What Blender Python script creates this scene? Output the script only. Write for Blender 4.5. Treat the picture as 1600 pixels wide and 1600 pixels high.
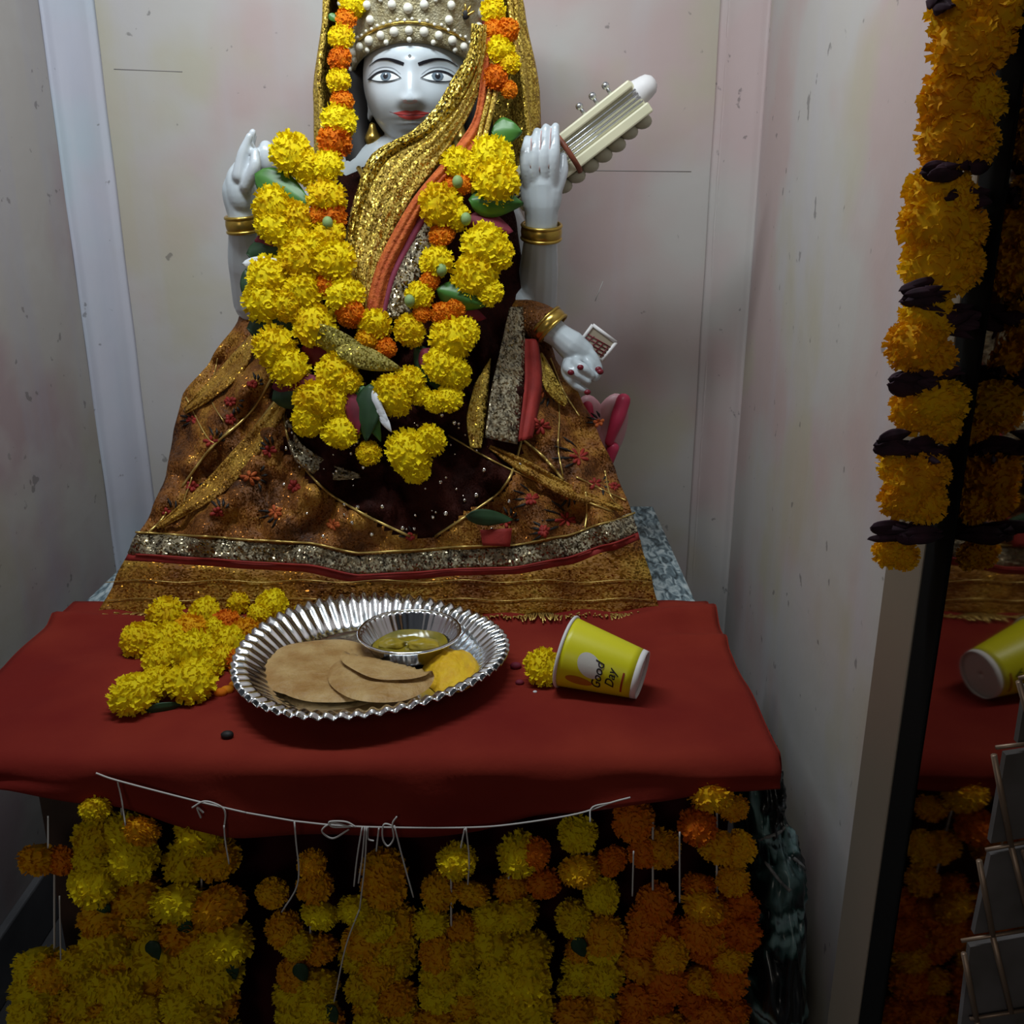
import bpy, bmesh, math, random
from mathutils import Vector, Matrix, noise
from mathutils.bvhtree import BVHTree
R = random.Random(7)
sc = bpy.context.scene
COL = sc.collection
for o in list(bpy.data.objects): bpy.data.objects.remove(o, do_unlink=True)

# ------------------------------------------------------------ camera, world, light, exposure
F = 1517.0; PITCH = math.radians(18.2); CZ = 0.94; TZ = 0.47
SP, CP = math.sin(PITCH), math.cos(PITCH)
cam_d = bpy.data.cameras.new('camera'); cam = bpy.data.objects.new('camera', cam_d); COL.objects.link(cam)
cam.location = (0, 0, CZ); cam.rotation_euler = (math.pi/2 - PITCH, 0, 0)
cam_d.sensor_width = 36; cam_d.lens = F/1600*36; cam_d.clip_start = 0.02
sc.camera = cam
w = bpy.data.worlds.new('room_air'); sc.world = w; w.use_nodes = True
w.node_tree.nodes['Background'].inputs[0].default_value = (0.80, 0.86, 1.0, 1)
w.node_tree.nodes['Background'].inputs[1].default_value = 0.030
def area(name, loc, aim, sx, sy, power, col):
    l = bpy.data.lights.new(name, 'AREA'); l.shape = 'RECTANGLE'; l.size = sx; l.size_y = sy
    l.energy = power; l.color = col
    o = bpy.data.objects.new(name, l); COL.objects.link(o); o.location = loc
    o.rotation_euler = (Vector(aim)-Vector(loc)).to_track_quat('-Z', 'Y').to_euler()
    return o
area('ceiling_tube_lamp', (-0.20, 0.82, 1.52), (-0.18, 1.24, 0.86), 0.60, 0.08, 6.9, (0.88, 0.96, 1.0))
area('front_fill', (-0.75, -1.8, 1.35), (-0.25, 0.8, 0.25), 0.8, 0.8, 4.3, (1.0, 0.92, 0.80))  # unseen weak fill added behind the camera, lifts the hanging flower strings
sc.view_settings.view_transform = 'Standard'; sc.view_settings.look = 'None'
sc.view_settings.exposure = 0.0; sc.view_settings.gamma = 1.0
sc.view_settings.use_curve_mapping = False

# ------------------------------------------------------------ geometry helpers
def ray(px, py):
    dx = (px-800)/F; dy = (800-py)/F
    return Vector((dx, CP+dy*SP, -SP+dy*CP))
C0 = Vector((0, 0, CZ))
def P(px, py, Y): r = ray(px, py); return C0 + r*(Y/r.y)
def PZ(px, py, z): r = ray(px, py); return C0 + r*((z-CZ)/r.z)
def PX(px, py, X): r = ray(px, py); return C0 + r*(X/r.x)
def mpp(Y, py): r = ray(800, py); return (Y/r.y)/F          # metres per pixel at depth Y
def lerp(a, b, t): return a+(b-a)*t
def interp(tab, x):
    if x <= tab[0][0]: return tab[0][1:] if len(tab[0]) > 2 else tab[0][1]
    for a, b in zip(tab, tab[1:]):
        if x <= b[0]:
            t = (x-a[0])/(b[0]-a[0]); t2 = t*t*(3-2*t)*.5+t*.5
            v = [lerp(p, q, t2) for p, q in zip(a[1:], b[1:])]
            return v if len(v) > 1 else v[0]
    return tab[-1][1:] if len(tab[-1]) > 2 else tab[-1][1]
def smooth_path(pts, n):
    pts = [Vector(p) for p in pts]
    if len(pts) < 3:
        return [pts[0].lerp(pts[-1], i/(n-1)) for i in range(n)]
    out = []
    m = len(pts)-1
    for i in range(n):
        u = i/(n-1)*m; k = min(int(u), m-1); t = u-k
        p1, p2 = pts[k], pts[k+1]; p0 = pts[k-1] if k else p1*2-p2; p3 = pts[k+2] if k+2 <= m else p2*2-p1
        out.append(.5*((2*p1)+(p2-p0)*t+(2*p0-5*p1+4*p2-p3)*t*t+(3*p1-p0-3*p2+p3)*t**3))
    return out

class MB:
    def __init__(s): s.v = []; s.f = []
    def add(s, v, f):
        b = len(s.v); s.v += [tuple(p) for p in v]; s.f += [tuple(i+b for i in q) for q in f]; return s
    def box(s, lo, hi, M=None):
        x0, y0, z0 = lo; x1, y1, z1 = hi
        v = [Vector(p) for p in ((x0,y0,z0),(x1,y0,z0),(x1,y1,z0),(x0,y1,z0),(x0,y0,z1),(x1,y0,z1),(x1,y1,z1),(x0,y1,z1))]
        if M: v = [M @ p for p in v]
        return s.add(v, [(0,3,2,1),(4,5,6,7),(0,1,5,4),(1,2,6,5),(2,3,7,6),(3,0,4,7)])
    def tube(s, pts, rad, seg=8, cap=True, flat=1.0):
        pts = [Vector(p) for p in pts]; n = len(pts)
        if not hasattr(rad, '__len__'): rad = [rad]*n
        v = []; f = []; up = None
        for i, p in enumerate(pts):
            d = (pts[min(i+1, n-1)]-pts[max(i-1, 0)])
            d = d.normalized() if d.length > 1e-9 else Vector((0, 0, 1))
            if up is None:
                up = Vector((0, 0, 1)) if abs(d.z) < .9 else Vector((0, 1, 0))
            a = d.cross(up); a.normalize(); b = a.cross(d); up = b
            for k in range(seg):
                t = k/seg*math.tau
                v.append(p+(a*math.cos(t)+b*math.sin(t)*flat)*rad[i])
        for i in range(n-1):
            for k in range(seg):
                k2 = (k+1) % seg
                f.append((i*seg+k, i*seg+k2, (i+1)*seg+k2, (i+1)*seg+k))
        if cap:
            f.append(tuple(range(seg))[::-1]); f.append(tuple((n-1)*seg+k for k in range(seg)))
        return s.add(v, f)
    def limb(s, pts, rad, seg=14, n=None):           # rounded, tapered chain (closed)
        n = n or len(pts)*5
        q = smooth_path(pts, n)
        rr = [interp([(i/(len(rad)-1), r) for i, r in enumerate(rad)], j/(n-1)) for j in range(n)]
        d0 = (q[0]-q[1]).normalized(); d1 = (q[-1]-q[-2]).normalized()
        pp = []; rs = []
        for a in (90, 60, 30): pp.append(q[0]+d0*rr[0]*math.sin(math.radians(a))); rs.append(max(rr[0]*math.cos(math.radians(a)), 1e-5))
        pp += q; rs += rr
        for a in (30, 60, 90): pp.append(q[-1]+d1*rr[-1]*math.sin(math.radians(a))); rs.append(max(rr[-1]*math.cos(math.radians(a)), 1e-5))
        return s.tube(pp, rs, seg)
    def ell(s, c, r, M=None, nu=20, nv=14):
        v = []; f = []; c = Vector(c); M = M or Matrix.Identity(3)
        for j in range(1, nv):
            a = math.pi*j/nv
            for i in range(nu):
                b = math.tau*i/nu
                v.append(c+M @ Vector((r[0]*math.sin(a)*math.cos(b), r[1]*math.sin(a)*math.sin(b), r[2]*math.cos(a))))
        t = len(v); v.append(c+M @ Vector((0, 0, r[2]))); v.append(c-M @ Vector((0, 0, r[2])))
        for j in range(nv-2):
            for i in range(nu):
                i2 = (i+1) % nu
                f.append((j*nu+i, (j+1)*nu+i, (j+1)*nu+i2, j*nu+i2))
        for i in range(nu):
            i2 = (i+1) % nu
            f.append((t, i, i2)); f.append((t+1, (nv-2)*nu+i2, (nv-2)*nu+i))
        return s.add(v, f)
    def grid(s, fn, nu, nv, closed=False):
        v = [fn(i/(nu-1) if not closed else i/nu, j/(nv-1)) for j in range(nv) for i in range(nu)]
        f = []
        for j in range(nv-1):
            for i in range(nu if closed else nu-1):
                i2 = (i+1) % nu
                f.append((j*nu+i, j*nu+i2, (j+1)*nu+i2, (j+1)*nu+i))
        return s.add(v, f)
    def build(s, name, mat, parent=None, smooth=True, solid=0, bevel=0, recalc=True):
        me = bpy.data.meshes.new(name); me.from_pydata(s.v, [], s.f)
        if recalc:
            bm = bmesh.new(); bm.from_mesh(me); bmesh.ops.recalc_face_normals(bm, faces=bm.faces); bm.to_mesh(me); bm.free()
        me.materials.append(mat)
        if smooth:
            for p in me.polygons: p.use_smooth = True
        o = bpy.data.objects.new(name, me); COL.objects.link(o)
        if parent: attach(o, parent)
        if solid:
            m = o.modifiers.new('thickness', 'SOLIDIFY'); m.thickness = solid; m.offset = 0
        if bevel:
            m = o.modifiers.new('bevel', 'BEVEL'); m.width = bevel; m.segments = 2
        return o
def world_loc(p):
    m = Vector((0, 0, 0))
    while p: m += p.location; p = p.parent if False else None
    return m
def attach(o, parent):
    o.parent = parent
    o.matrix_parent_inverse = Matrix.Translation(-Vector(parent['_base'])) if '_base' in parent else Matrix.Identity(4)
def thing(name, label, cat, loc, group=None):
    o = bpy.data.objects.new(name, None); COL.objects.link(o); o.location = loc
    o.empty_display_size = .02
    o['_base'] = tuple(loc)
    return tag(o, label, cat, group)
def tag(o, label, cat, group=None):
    o['label'] = label; o['category'] = cat
    if group: o['group'] = group
    return o
def struct(o): o['kind'] = 'structure'; return o

# ------------------------------------------------------------ materials
def newmat(name):
    m = bpy.data.materials.new(name); m.use_nodes = True
    return m, m.node_tree, m.node_tree.nodes['Principled BSDF']
def N(nt, t, **kw):
    n = nt.nodes.new(t)
    for k, v in kw.items():
        if k.startswith('i_'):
            key = k[2:]; key = int(key) if key.isdigit() else key
            n.inputs[key].default_value = v
        else: setattr(n, k, v)
    return n
def rgba(c): return (c[0], c[1], c[2], 1)
def ramp(nt, fac, stops, interp_='LINEAR'):
    r = N(nt, 'ShaderNodeValToRGB'); r.color_ramp.interpolation = interp_
    el = r.color_ramp.elements
    while len(el) < len(stops): el.new(.5)
    for e, (p, c) in zip(el, stops): e.position = p; e.color = rgba(c) if len(c) == 3 else c
    nt.links.new(fac, r.inputs[0]); return r
def coord(nt, scale=(1, 1, 1), rot=(0, 0, 0)):
    t = N(nt, 'ShaderNodeTexCoord'); m = N(nt, 'ShaderNodeMapping')
    m.inputs['Scale'].default_value = scale; m.inputs['Rotation'].default_value = rot
    nt.links.new(t.outputs['Object'], m.inputs[0]); return m.outputs[0]
def mat(name, col, rough=.6, metal=0., var=None, bump=None, spec=.4, trans=0):
    m, nt, b = newmat(name)
    b.inputs['Base Color'].default_value = rgba(col); b.inputs['Roughness'].default_value = rough
    b.inputs['Metallic'].default_value = metal; b.inputs['Specular IOR Level'].default_value = spec
    v = coord(nt)
    if var:
        n = N(nt, 'ShaderNodeTexNoise', i_Scale=var[0], i_Detail=4.0); nt.links.new(v, n.inputs['Vector'])
        r = ramp(nt, n.outputs['Fac'], [(.35, col), (.68, var[1])]); nt.links.new(r.outputs[0], b.inputs['Base Color'])
    if bump:
        n = N(nt, 'ShaderNodeTexNoise', i_Scale=bump[0], i_Detail=5.0); nt.links.new(v, n.inputs['Vector'])
        bp = N(nt, 'ShaderNodeBump', i_Strength=bump[1], i_Distance=bump[2] if len(bump) > 2 else .002)
        nt.links.new(n.outputs['Fac'], bp.inputs['Height']); nt.links.new(bp.outputs[0], b.inputs['Normal'])
    return m
def glitter(name, c1, c2, cell=500., amt=.9, metal=.7, rough=.35, big=18., net=None, c3=None, stretch=(1, 1, 1), spark=.55, spec=.35):
    """tissue cloth: woven metallic thread, tiny facets tilted at random"""
    m, nt, b = newmat(name); b.inputs['Specular IOR Level'].default_value = spec
    v = coord(nt, stretch)
    vo = N(nt, 'ShaderNodeTexVoronoi', i_Scale=cell); nt.links.new(v, vo.inputs['Vector'])
    no = N(nt, 'ShaderNodeTexNoise', i_Scale=big, i_Detail=5.0, i_Roughness=.65); nt.links.new(v, no.inputs['Vector'])
    st = [(.36, c1), (.64, c2)]
    if c3: st = [(.33, c1), (.5, c2), (.68, c3)]
    r = ramp(nt, no.outputs['Fac'], st)
    nt.links.new(r.outputs[0], b.inputs['Base Color'])
    sub = N(nt, 'ShaderNodeVectorMath', operation='SUBTRACT'); sub.inputs[1].default_value = (.5, .5, .5)
    nt.links.new(vo.outputs['Color'], sub.inputs[0])
    scl = N(nt, 'ShaderNodeVectorMath', operation='SCALE'); scl.inputs['Scale'].default_value = amt
    nt.links.new(sub.outputs[0], scl.inputs[0])
    g = N(nt, 'ShaderNodeNewGeometry'); ad = N(nt, 'ShaderNodeVectorMath', operation='ADD')
    nt.links.new(g.outputs['Normal'], ad.inputs[0]); nt.links.new(scl.outputs[0], ad.inputs[1])
    nm = N(nt, 'ShaderNodeVectorMath', operation='NORMALIZE'); nt.links.new(ad.outputs[0], nm.inputs[0])
    nt.links.new(nm.outputs[0], b.inputs['Normal'])
    sep = N(nt, 'ShaderNodeSeparateColor'); nt.links.new(vo.outputs['Color'], sep.inputs[0])
    mr = ramp(nt, sep.outputs[0], [(spark-.05, (0, 0, 0)), (spark+.05, (1, 1, 1))])
    mm = N(nt, 'ShaderNodeMath', operation='MULTIPLY'); mm.inputs[1].default_value = metal
    nt.links.new(mr.outputs[0], mm.inputs[0]); nt.links.new(mm.outputs[0], b.inputs['Metallic'])
    rr = N(nt, 'ShaderNodeMapRange'); rr.inputs['To Min'].default_value = .65; rr.inputs['To Max'].default_value = rough
    nt.links.new(mr.outputs[0], rr.inputs[0]); nt.links.new(rr.outputs[0], b.inputs['Roughness'])
    if net:
        v2 = N(nt, 'ShaderNodeTexVoronoi', i_Scale=net[0]); v2.feature = 'DISTANCE_TO_EDGE'; nt.links.new(v, v2.inputs['Vector'])
        al = N(nt, 'ShaderNodeMath', operation='LESS_THAN'); al.inputs[1].default_value = net[1]
        nt.links.new(v2.outputs['Distance'], al.inputs[0]); nt.links.new(al.outputs[0], b.inputs['Alpha'])
    return m

def wall_mat(name, base, p1, p2, p3, off):
    m, nt, b = newmat(name); b.inputs['Roughness'].default_value = .55; b.inputs['Specular IOR Level'].default_value = .3
    v = coord(nt)
    mp = N(nt, 'ShaderNodeMapping'); mp.inputs['Location'].default_value = off; nt.links.new(v, mp.inputs[0])
    def mixin(prev, scale, lo, hi, colr, strength, vec=None, det=3.):
        n = N(nt, 'ShaderNodeTexNoise', i_Scale=scale, i_Detail=det); nt.links.new(vec or mp.outputs[0], n.inputs['Vector'])
        r = ramp(nt, n.outputs['Fac'], [(lo, (0, 0, 0)), (hi, (strength,)*3)])
        x = N(nt, 'ShaderNodeMix', data_type='RGBA'); x.inputs[7].default_value = rgba(colr)
        nt.links.new(r.outputs[0], x.inputs[0])
        if isinstance(prev, tuple): x.inputs[6].default_value = rgba(prev)
        else: nt.links.new(prev, x.inputs[6])
        return x.outputs[2]
    c = mixin(base, 3.2, .47, .58, p1, .8)
    c = mixin(c, 4.1, .53, .63, p2, .7)
    st = N(nt, 'ShaderNodeMapping'); st.inputs['Scale'].default_value = (14, 14, .9); nt.links.new(mp.outputs[0], st.inputs[0])
    c = mixin(c, 1.0, .52, .75, p3, .55, st.outputs[0], 5.)
    c = mixin(c, 42., .69, .72, (.10, .09, .09), .55)
    c = mixin(c, 9., .60, .75, (.50, .50, .49), .35)
    nt.links.new(c, b.inputs['Base Color'])
    n = N(nt, 'ShaderNodeTexNoise', i_Scale=30., i_Detail=6.); nt.links.new(mp.outputs[0], n.inputs['Vector'])
    bp = N(nt, 'ShaderNodeBump', i_Strength=.25, i_Distance=.003)
    nt.links.new(n.outputs['Fac'], bp.inputs['Height']); nt.links.new(bp.outputs[0], b.inputs['Normal'])
    return m
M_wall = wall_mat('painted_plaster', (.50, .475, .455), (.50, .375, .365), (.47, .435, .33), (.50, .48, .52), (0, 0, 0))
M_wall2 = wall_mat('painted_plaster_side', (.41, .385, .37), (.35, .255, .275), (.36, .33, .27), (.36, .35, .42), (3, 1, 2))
M_trim = wall_mat('bluish_plaster_bead', (.50, .51, .60), (.46, .55, .62), (.55, .52, .62), (.62, .61, .68), (5, 2, 1))
M_trim2 = wall_mat('pinkish_plaster_bead', (.50, .47, .45), (.52, .39, .39), (.50, .42, .33), (.58, .56, .56), (1, 6, 1))
M_floor = mat('dark_floor', (.07, .07, .075), .5, var=(9, (.12, .12, .13)))
M_base = mat('skirting', (.16, .16, .17), .6, var=(12, (.10, .10, .11)))
M_crack = mat('plaster_hairline', (.30, .28, .27), .8)
M_white0 = mat('pale_scratch', (.62, .62, .60), .7)
M_red = mat('red_cotton', (.165, .012, .009), .92, var=(7, (.235, .026, .014)), bump=(160, .35, .001), spec=.15)
M_marble_body = mat('white_marble', (.50, .575, .615), .26, var=(6, (.56, .58, .62)), spec=.5)
M_yellow = None
def flower_mat(name, c1, c2, c3):
    m, nt, b = newmat(name); b.inputs['Roughness'].default_value = .75; b.inputs['Specular IOR Level'].default_value = .2
    oi = N(nt, 'ShaderNodeObjectInfo')
    n = N(nt, 'ShaderNodeTexNoise', i_Scale=1.6, i_Detail=3.); t = N(nt, 'ShaderNodeTexCoord'); nt.links.new(t.outputs['Object'], n.inputs['Vector'])
    a = N(nt, 'ShaderNodeMath', operation='MULTIPLY_ADD'); a.inputs[1].default_value = .35; nt.links.new(oi.outputs['Random'], a.inputs[0]); nt.links.new(n.outputs['Fac'], a.inputs[2])
    r = ramp(nt, a.outputs[0], [(.35, c1), (.62, c2), (.92, c3)]); nt.links.new(r.outputs[0], b.inputs['Base Color'])
    tr = N(nt, 'ShaderNodeBsdfTranslucent'); nt.links.new(r.outputs[0], tr.inputs[0])
    mx = N(nt, 'ShaderNodeMixShader'); mx.inputs[0].default_value = .22
    nt.links.new(b.outputs[0], mx.inputs[1]); nt.links.new(tr.outputs[0], mx.inputs[2])
    nt.links.new(mx.outputs[0], nt.nodes['Material Output'].inputs['Surface'])
    return m
FM = {'Y': flower_mat('yellow_petals', (.74, .47, .004), (.86, .67, .005), (.90, .75, .010)),
      'A': flower_mat('amber_petals', (.70, .27, .004), (.84, .42, .005), (.86, .52, .006)),
      'O': flower_mat('orange_petals', (.55, .10, .004), (.76, .20, .006), (.80, .27, .008))}
M_leaf = mat('green_leaf', (.035, .13, .02), .4, var=(40, (.06, .19, .03)), spec=.5)
M_leafd = mat('dark_leaf', (.012, .035, .014), .5, var=(40, (.02, .06, .02)))
M_rose = mat('maroon_petal', (.11, .008, .018), .7, var=(60, (.20, .012, .035)))
M_purple = mat('dried_purple_petal', (.022, .008, .016), .85, var=(80, (.05, .015, .03)))
M_white = mat('white_petal', (.68, .70, .74), .6)
M_bud = mat('green_bud', (.22, .33, .12), .6)
M_thread = mat('white_thread', (.62, .60, .58), .8)
M_silver = mat('silver_foil', (.80, .82, .84), .16, 1.0, bump=(60, .12, .001))
M_puri = mat('fried_bread', (.54, .36, .15), .5, var=(38, (.36, .19, .055)), bump=(110, .9, .004))
M_sweet = mat('yellow_sweet', (.80, .50, .012), .6, var=(90, (.72, .40, .01)), bump=(260, .8, .002))
M_curry = mat('yellow_green_curry', (.30, .22, .015), .3, var=(60, (.16, .14, .02)))
M_potato = mat('curried_potato', (.42, .30, .02), .35, var=(70, (.26, .20, .025)), bump=(120, .5, .002))
M_cup = mat('yellow_paper', (.70, .66, .008), .38, spec=.5)
M_cupw = mat('white_paper', (.74, .72, .72), .5)
M_cuplogo = mat('pale_print', (.62, .60, .55), .45)
M_cupbrown = mat('brown_print', (.42, .16, .015), .45)
M_ink = mat('black_ink', (.012, .010, .010), .5)
M_inkred = mat('red_ink', (.32, .035, .01), .5)
M_gold = mat('gold_metal', (.62, .43, .10), .28, .9, var=(30, (.45, .30, .06)))
M_crown = mat('crown_fabric', (.30, .25, .13), .42, .35, var=(90, (.44, .40, .27)), bump=(420, 1.0, .002))
M_pearl = mat('pearl', (.74, .72, .63), .22, spec=.6)
M_gem = mat('dark_red_gem', (.13, .012, .008), .12, spec=.8)
M_hair = mat('black_hair', (.012, .010, .010), .6)
M_black = mat('black_paint', (.010, .011, .016), .35)
M_grey = mat('lid_shade_paint', (.30, .33, .37), .4)
M_iris = mat('grey_iris_paint', (.12, .16, .20), .3)
M_eye = mat('eye_white_paint', (.78, .83, .86), .25)
M_lip = mat('red_lip_paint', (.66, .095, .09), .3)
M_blush_shade = mat('pink_paint_and_nose_shade', (.62, .44, .44), .4)
M_nail = mat('dark_red_paint', (.16, .008, .018), .35)
M_pink = mat('pink_paint', (.62, .05, .12), .4, var=(20, (.45, .03, .08)))
M_palepink = mat('pale_pink_paint', (.50, .34, .36), .4, var=(14, (.62, .22, .27)))
M_bluep = mat('pale_blue_enamel', (.50, .64, .70), .35)
M_redp = mat('red_enamel', (.60, .10, .10), .35)
M_dress = glitter('maroon_velvet_sequins', (.016, .004, .003), (.040, .009, .006), 700, .6, .8, .3, 22, spark=.965, spec=.06)
M_amber = glitter('amber_tissue', (.045, .014, .004), (.22, .075, .010), 620, 1.0, .85, .28, 14, c3=(.46, .23, .028), spark=.84)
M_hem = glitter('gold_tissue_hem', (.16, .050, .006), (.30, .13, .014), 620, .9, .9, .3, 18, c3=(.42, .26, .035), stretch=(.6, 1, 1.2), spark=.74)
M_goldcloth = glitter('gold_tissue', (.34, .19, .02), (.55, .38, .06), 620, 1.0, .95, .28, 40, c3=(.24, .12, .02), spark=.58)
M_goldnet = glitter('gold_net', (.45, .30, .035), (.60, .44, .08), 420, 1.3, .95, .26, 30, net=(230, .27), spark=.35)
M_bead = glitter('silver_gold_beading', (.19, .13, .06), (.34, .29, .19), 480, 1.3, .95, .22, 90, c3=(.03, .02, .012), spark=.55)
M_olivenet = glitter('olive_gold_net', (.12, .10, .015), (.24, .20, .03), 620, 1.0, .9, .3, 40, c3=(.34, .26, .05), spark=.7)
M_ambergold = glitter('amber_gold_tissue', (.20, .085, .010), (.36, .18, .022), 620, 1.0, .9, .3, 30, c3=(.48, .29, .045), spark=.72)
M_stripe = mat('red_stripe', (.30, .022, .016), .75, var=(60, (.22, .015, .012)), bump=(300, .4, .001))
M_orange = mat('orange_fringe_cloth', (.55, .13, .025), .75, var=(90, (.40, .07, .015)), bump=(240, .9, .003))
M_magenta = mat('magenta_cloth', (.30, .05, .10), .7, var=(60, (.20, .03, .06)))
M_motifred = mat('red_embroidery', (.33, .025, .012), .7, var=(200, (.20, .01, .01)))
M_motifblk = mat('black_embroidery', (.012, .010, .010), .6)
M_pipe = mat('gold_piping', (.62, .44, .13), .35, .7)
M_seq = mat('sequin', (.85, .83, .78), .12, 1.0)
M_wood = mat('dark_wood', (.035, .018, .012), .6, var=(20, (.06, .03, .02)))
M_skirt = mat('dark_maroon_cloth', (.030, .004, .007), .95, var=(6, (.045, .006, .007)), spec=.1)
M_frame = mat('beige_aluminium', (.23, .185, .145), .45, .1, var=(4, (.19, .16, .12)))
M_gasket = mat('black_rubber', (.004, .004, .004), .9, spec=.1)
M_wire = mat('copper_wire', (.30, .21, .15), .45, .6)
M_board = mat('grey_board', (.07, .062, .058), .8, var=(22, (.13, .12, .125)))
M_veena = mat('cream_veena', (.72, .68, .48), .35, var=(20, (.62, .60, .42)))
M_veenad = mat('grey_veena_side', (.42, .40, .30), .5)
M_steel = mat('steel_string', (.55, .57, .60), .25, .9)
M_band = mat('red_brown_band', (.22, .06, .03), .5)
# speckled stone laminate
def granite():
    m, nt, b = newmat('speckled_stone'); b.inputs['Roughness'].default_value = .35
    v = coord(nt, (1, .35, 1), (0, 0, .5))
    n = N(nt, 'ShaderNodeTexNoise', i_Scale=95., i_Detail=6., i_Distortion=1.2); nt.links.new(v, n.inputs['Vector'])
    r = ramp(nt, n.outputs['Fac'], [(.36, (.03, .05, .06)), (.47, (.13, .19, .22)), (.58, (.38, .46, .48)), (.75, (.55, .60, .60))])
    nt.links.new(r.outputs[0], b.inputs['Base Color']); return m
M_granite = granite()
def bag_mat():
    m, nt, b = newmat('printed_polythene'); b.inputs['Roughness'].default_value = .28
    v = coord(nt, (1, 1, 1.6))
    n = N(nt, 'ShaderNodeTexNoise', i_Scale=13., i_Detail=2.5, i_Distortion=.8); nt.links.new(v, n.inputs['Vector'])
    r = ramp(nt, n.outputs['Fac'], [(.50, (.008, .010, .011)), (.555, (.020, .055, .052)), (.60, (.16, .27, .27)), (.66, (.20, .30, .32)), (.70, (.01, .02, .02))])
    nt.links.new(r.outputs[0], b.inputs['Base Color']); return m
M_bag = bag_mat()
def glass_mat():
    m, nt, b = newmat('dark_mirror_glass')
    b.inputs['Base Color'].default_value = (.30, .27, .24, 1); b.inputs['Metallic'].default_value = 1.0
    b.inputs['Roughness'].default_value = .035
    return m
M_glass = glass_mat()

# ------------------------------------------------------------ setting
LW, RWb, RWf, YB = -.63, .345, .297, 1.50
struct(MB().box((-.60, YB, -.01), (.32, YB+.05, 2.3)).build('wall_back', M_wall, smooth=False))
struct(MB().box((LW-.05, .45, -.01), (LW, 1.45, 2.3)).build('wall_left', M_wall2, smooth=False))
v = [(RWb, 1.45, -.01), (RWf, .69, -.01), (RWf+.06, .69, -.01), (RWb+.06, 1.45, -.01)]
v += [(x, y, 2.3) for x, y, z in v]
struct(MB().add(v, [(0,1,2,3),(4,5,6,7),(0,1,5,4),(1,2,6,5),(2,3,7,6),(3,0,4,7)]).build('wall_right', M_wall, smooth=False))
def bead(name, a, b, m, n=60):
    b_ = MB()
    def fn(u, w):
        z = -.01+w*2.31
        x = lerp(a[0], b[0], u); y = lerp(a[1], b[1], u)
        k = .004*math.sin(u*math.pi) + .0016*noise.noise(Vector((u*3, z*9, 1)))
        if u < .08 or u > .92: k += .003
        nx, ny = (b[1]-a[1]), -(b[0]-a[0]); l = math.hypot(nx, ny)
        s = 1 if ny/l < 0 else -1
        return (x+s*nx/l*k, y+s*ny/l*k, z)
    b_.grid(fn, 16, n); return struct(b_.build(name, m, solid=.002))
bead('trim_1', (-.582, YB+.002), (LW-.002, 1.44), M_trim)
bead('trim_2', (.292, YB+.002), (RWb+.002, 1.435), M_trim2)
# thin ridge of old plaster along the right corner strip
q = [(.300+.002*noise.noise(Vector((0, z*.1, 5))), 1.490, z*.02) for z in range(0, 112)]
struct(MB().tube(q, [.0022+.0016*noise.noise(Vector((z*.7, 2, 0))) for z in range(112)], 6).build('trim_3', M_trim2))
wl = bpy.data.objects['wall_back']
for a_, b_ in (((885, 266), (1080, 268)), ((178, 108), (285, 112)), ((930, 470), (942, 440))):
    MB().tube([P(*a_, YB-.0002), P(*b_, YB-.0002)], .0006, 6).build('plaster_crack', M_crack if a_[0] != 930 else M_white0, wl)
struct(MB().box((-1.2, -1.2, -.03), (.8, 1.55, 0)).build('floor', M_floor, smooth=False))
struct(MB().box((LW, .45, 0), (LW+.012, 1.44, .085)).build('baseboard_left', M_base, smooth=False, bevel=.003))

# glass door: beige frame, rubber, mirror-dark pane
d = bpy.data.objects.new('door_1', None); COL.objects.link(d); d.location = (.30, .69, 0); d['_base'] = (.30, .69, 0); struct(d)
MB().box((.286, .632, 0), (.345, .694, 2.3)).build('door_frame', M_frame, d, smooth=False, bevel=.002)
MB().box((.2862, .594, 0), (.330, .6315, 2.3)).build('rubber_seal', M_gasket, d, smooth=False, bevel=.002)
MB().box((.2875, -.25, 0), (.295, .5935, 2.3)).build('glass_pane', M_glass, d, smooth=False)

# ------------------------------------------------------------ altar table
t = thing('altar_table', 'low altar table with speckled grey stone top under the red cloth', 'table', (-.15, 1.1, 0))
MB().box((-.518, .748, TZ-.026), (.223, 1.46, TZ)).build('tabletop', M_granite, t, smooth=False, bevel=.003)
for x in (-.455, .165):
    for y in (.80, 1.38):
        MB().box((x, y, 0), (x+.045, y+.045, TZ-.0265)).build('leg', M_wood, t, smooth=False, bevel=.002)
for y in (.805, 1.40): MB().box((-.410, y, TZ-.09), (.165, y+.02, TZ-.0265)).build('apron', M_wood, t, smooth=False)
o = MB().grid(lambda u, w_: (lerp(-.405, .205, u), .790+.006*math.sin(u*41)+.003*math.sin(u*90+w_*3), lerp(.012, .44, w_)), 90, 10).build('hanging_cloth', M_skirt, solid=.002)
tag(o, 'dark maroon cloth hung behind the marigold strings below the table edge', 'cloth')

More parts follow.
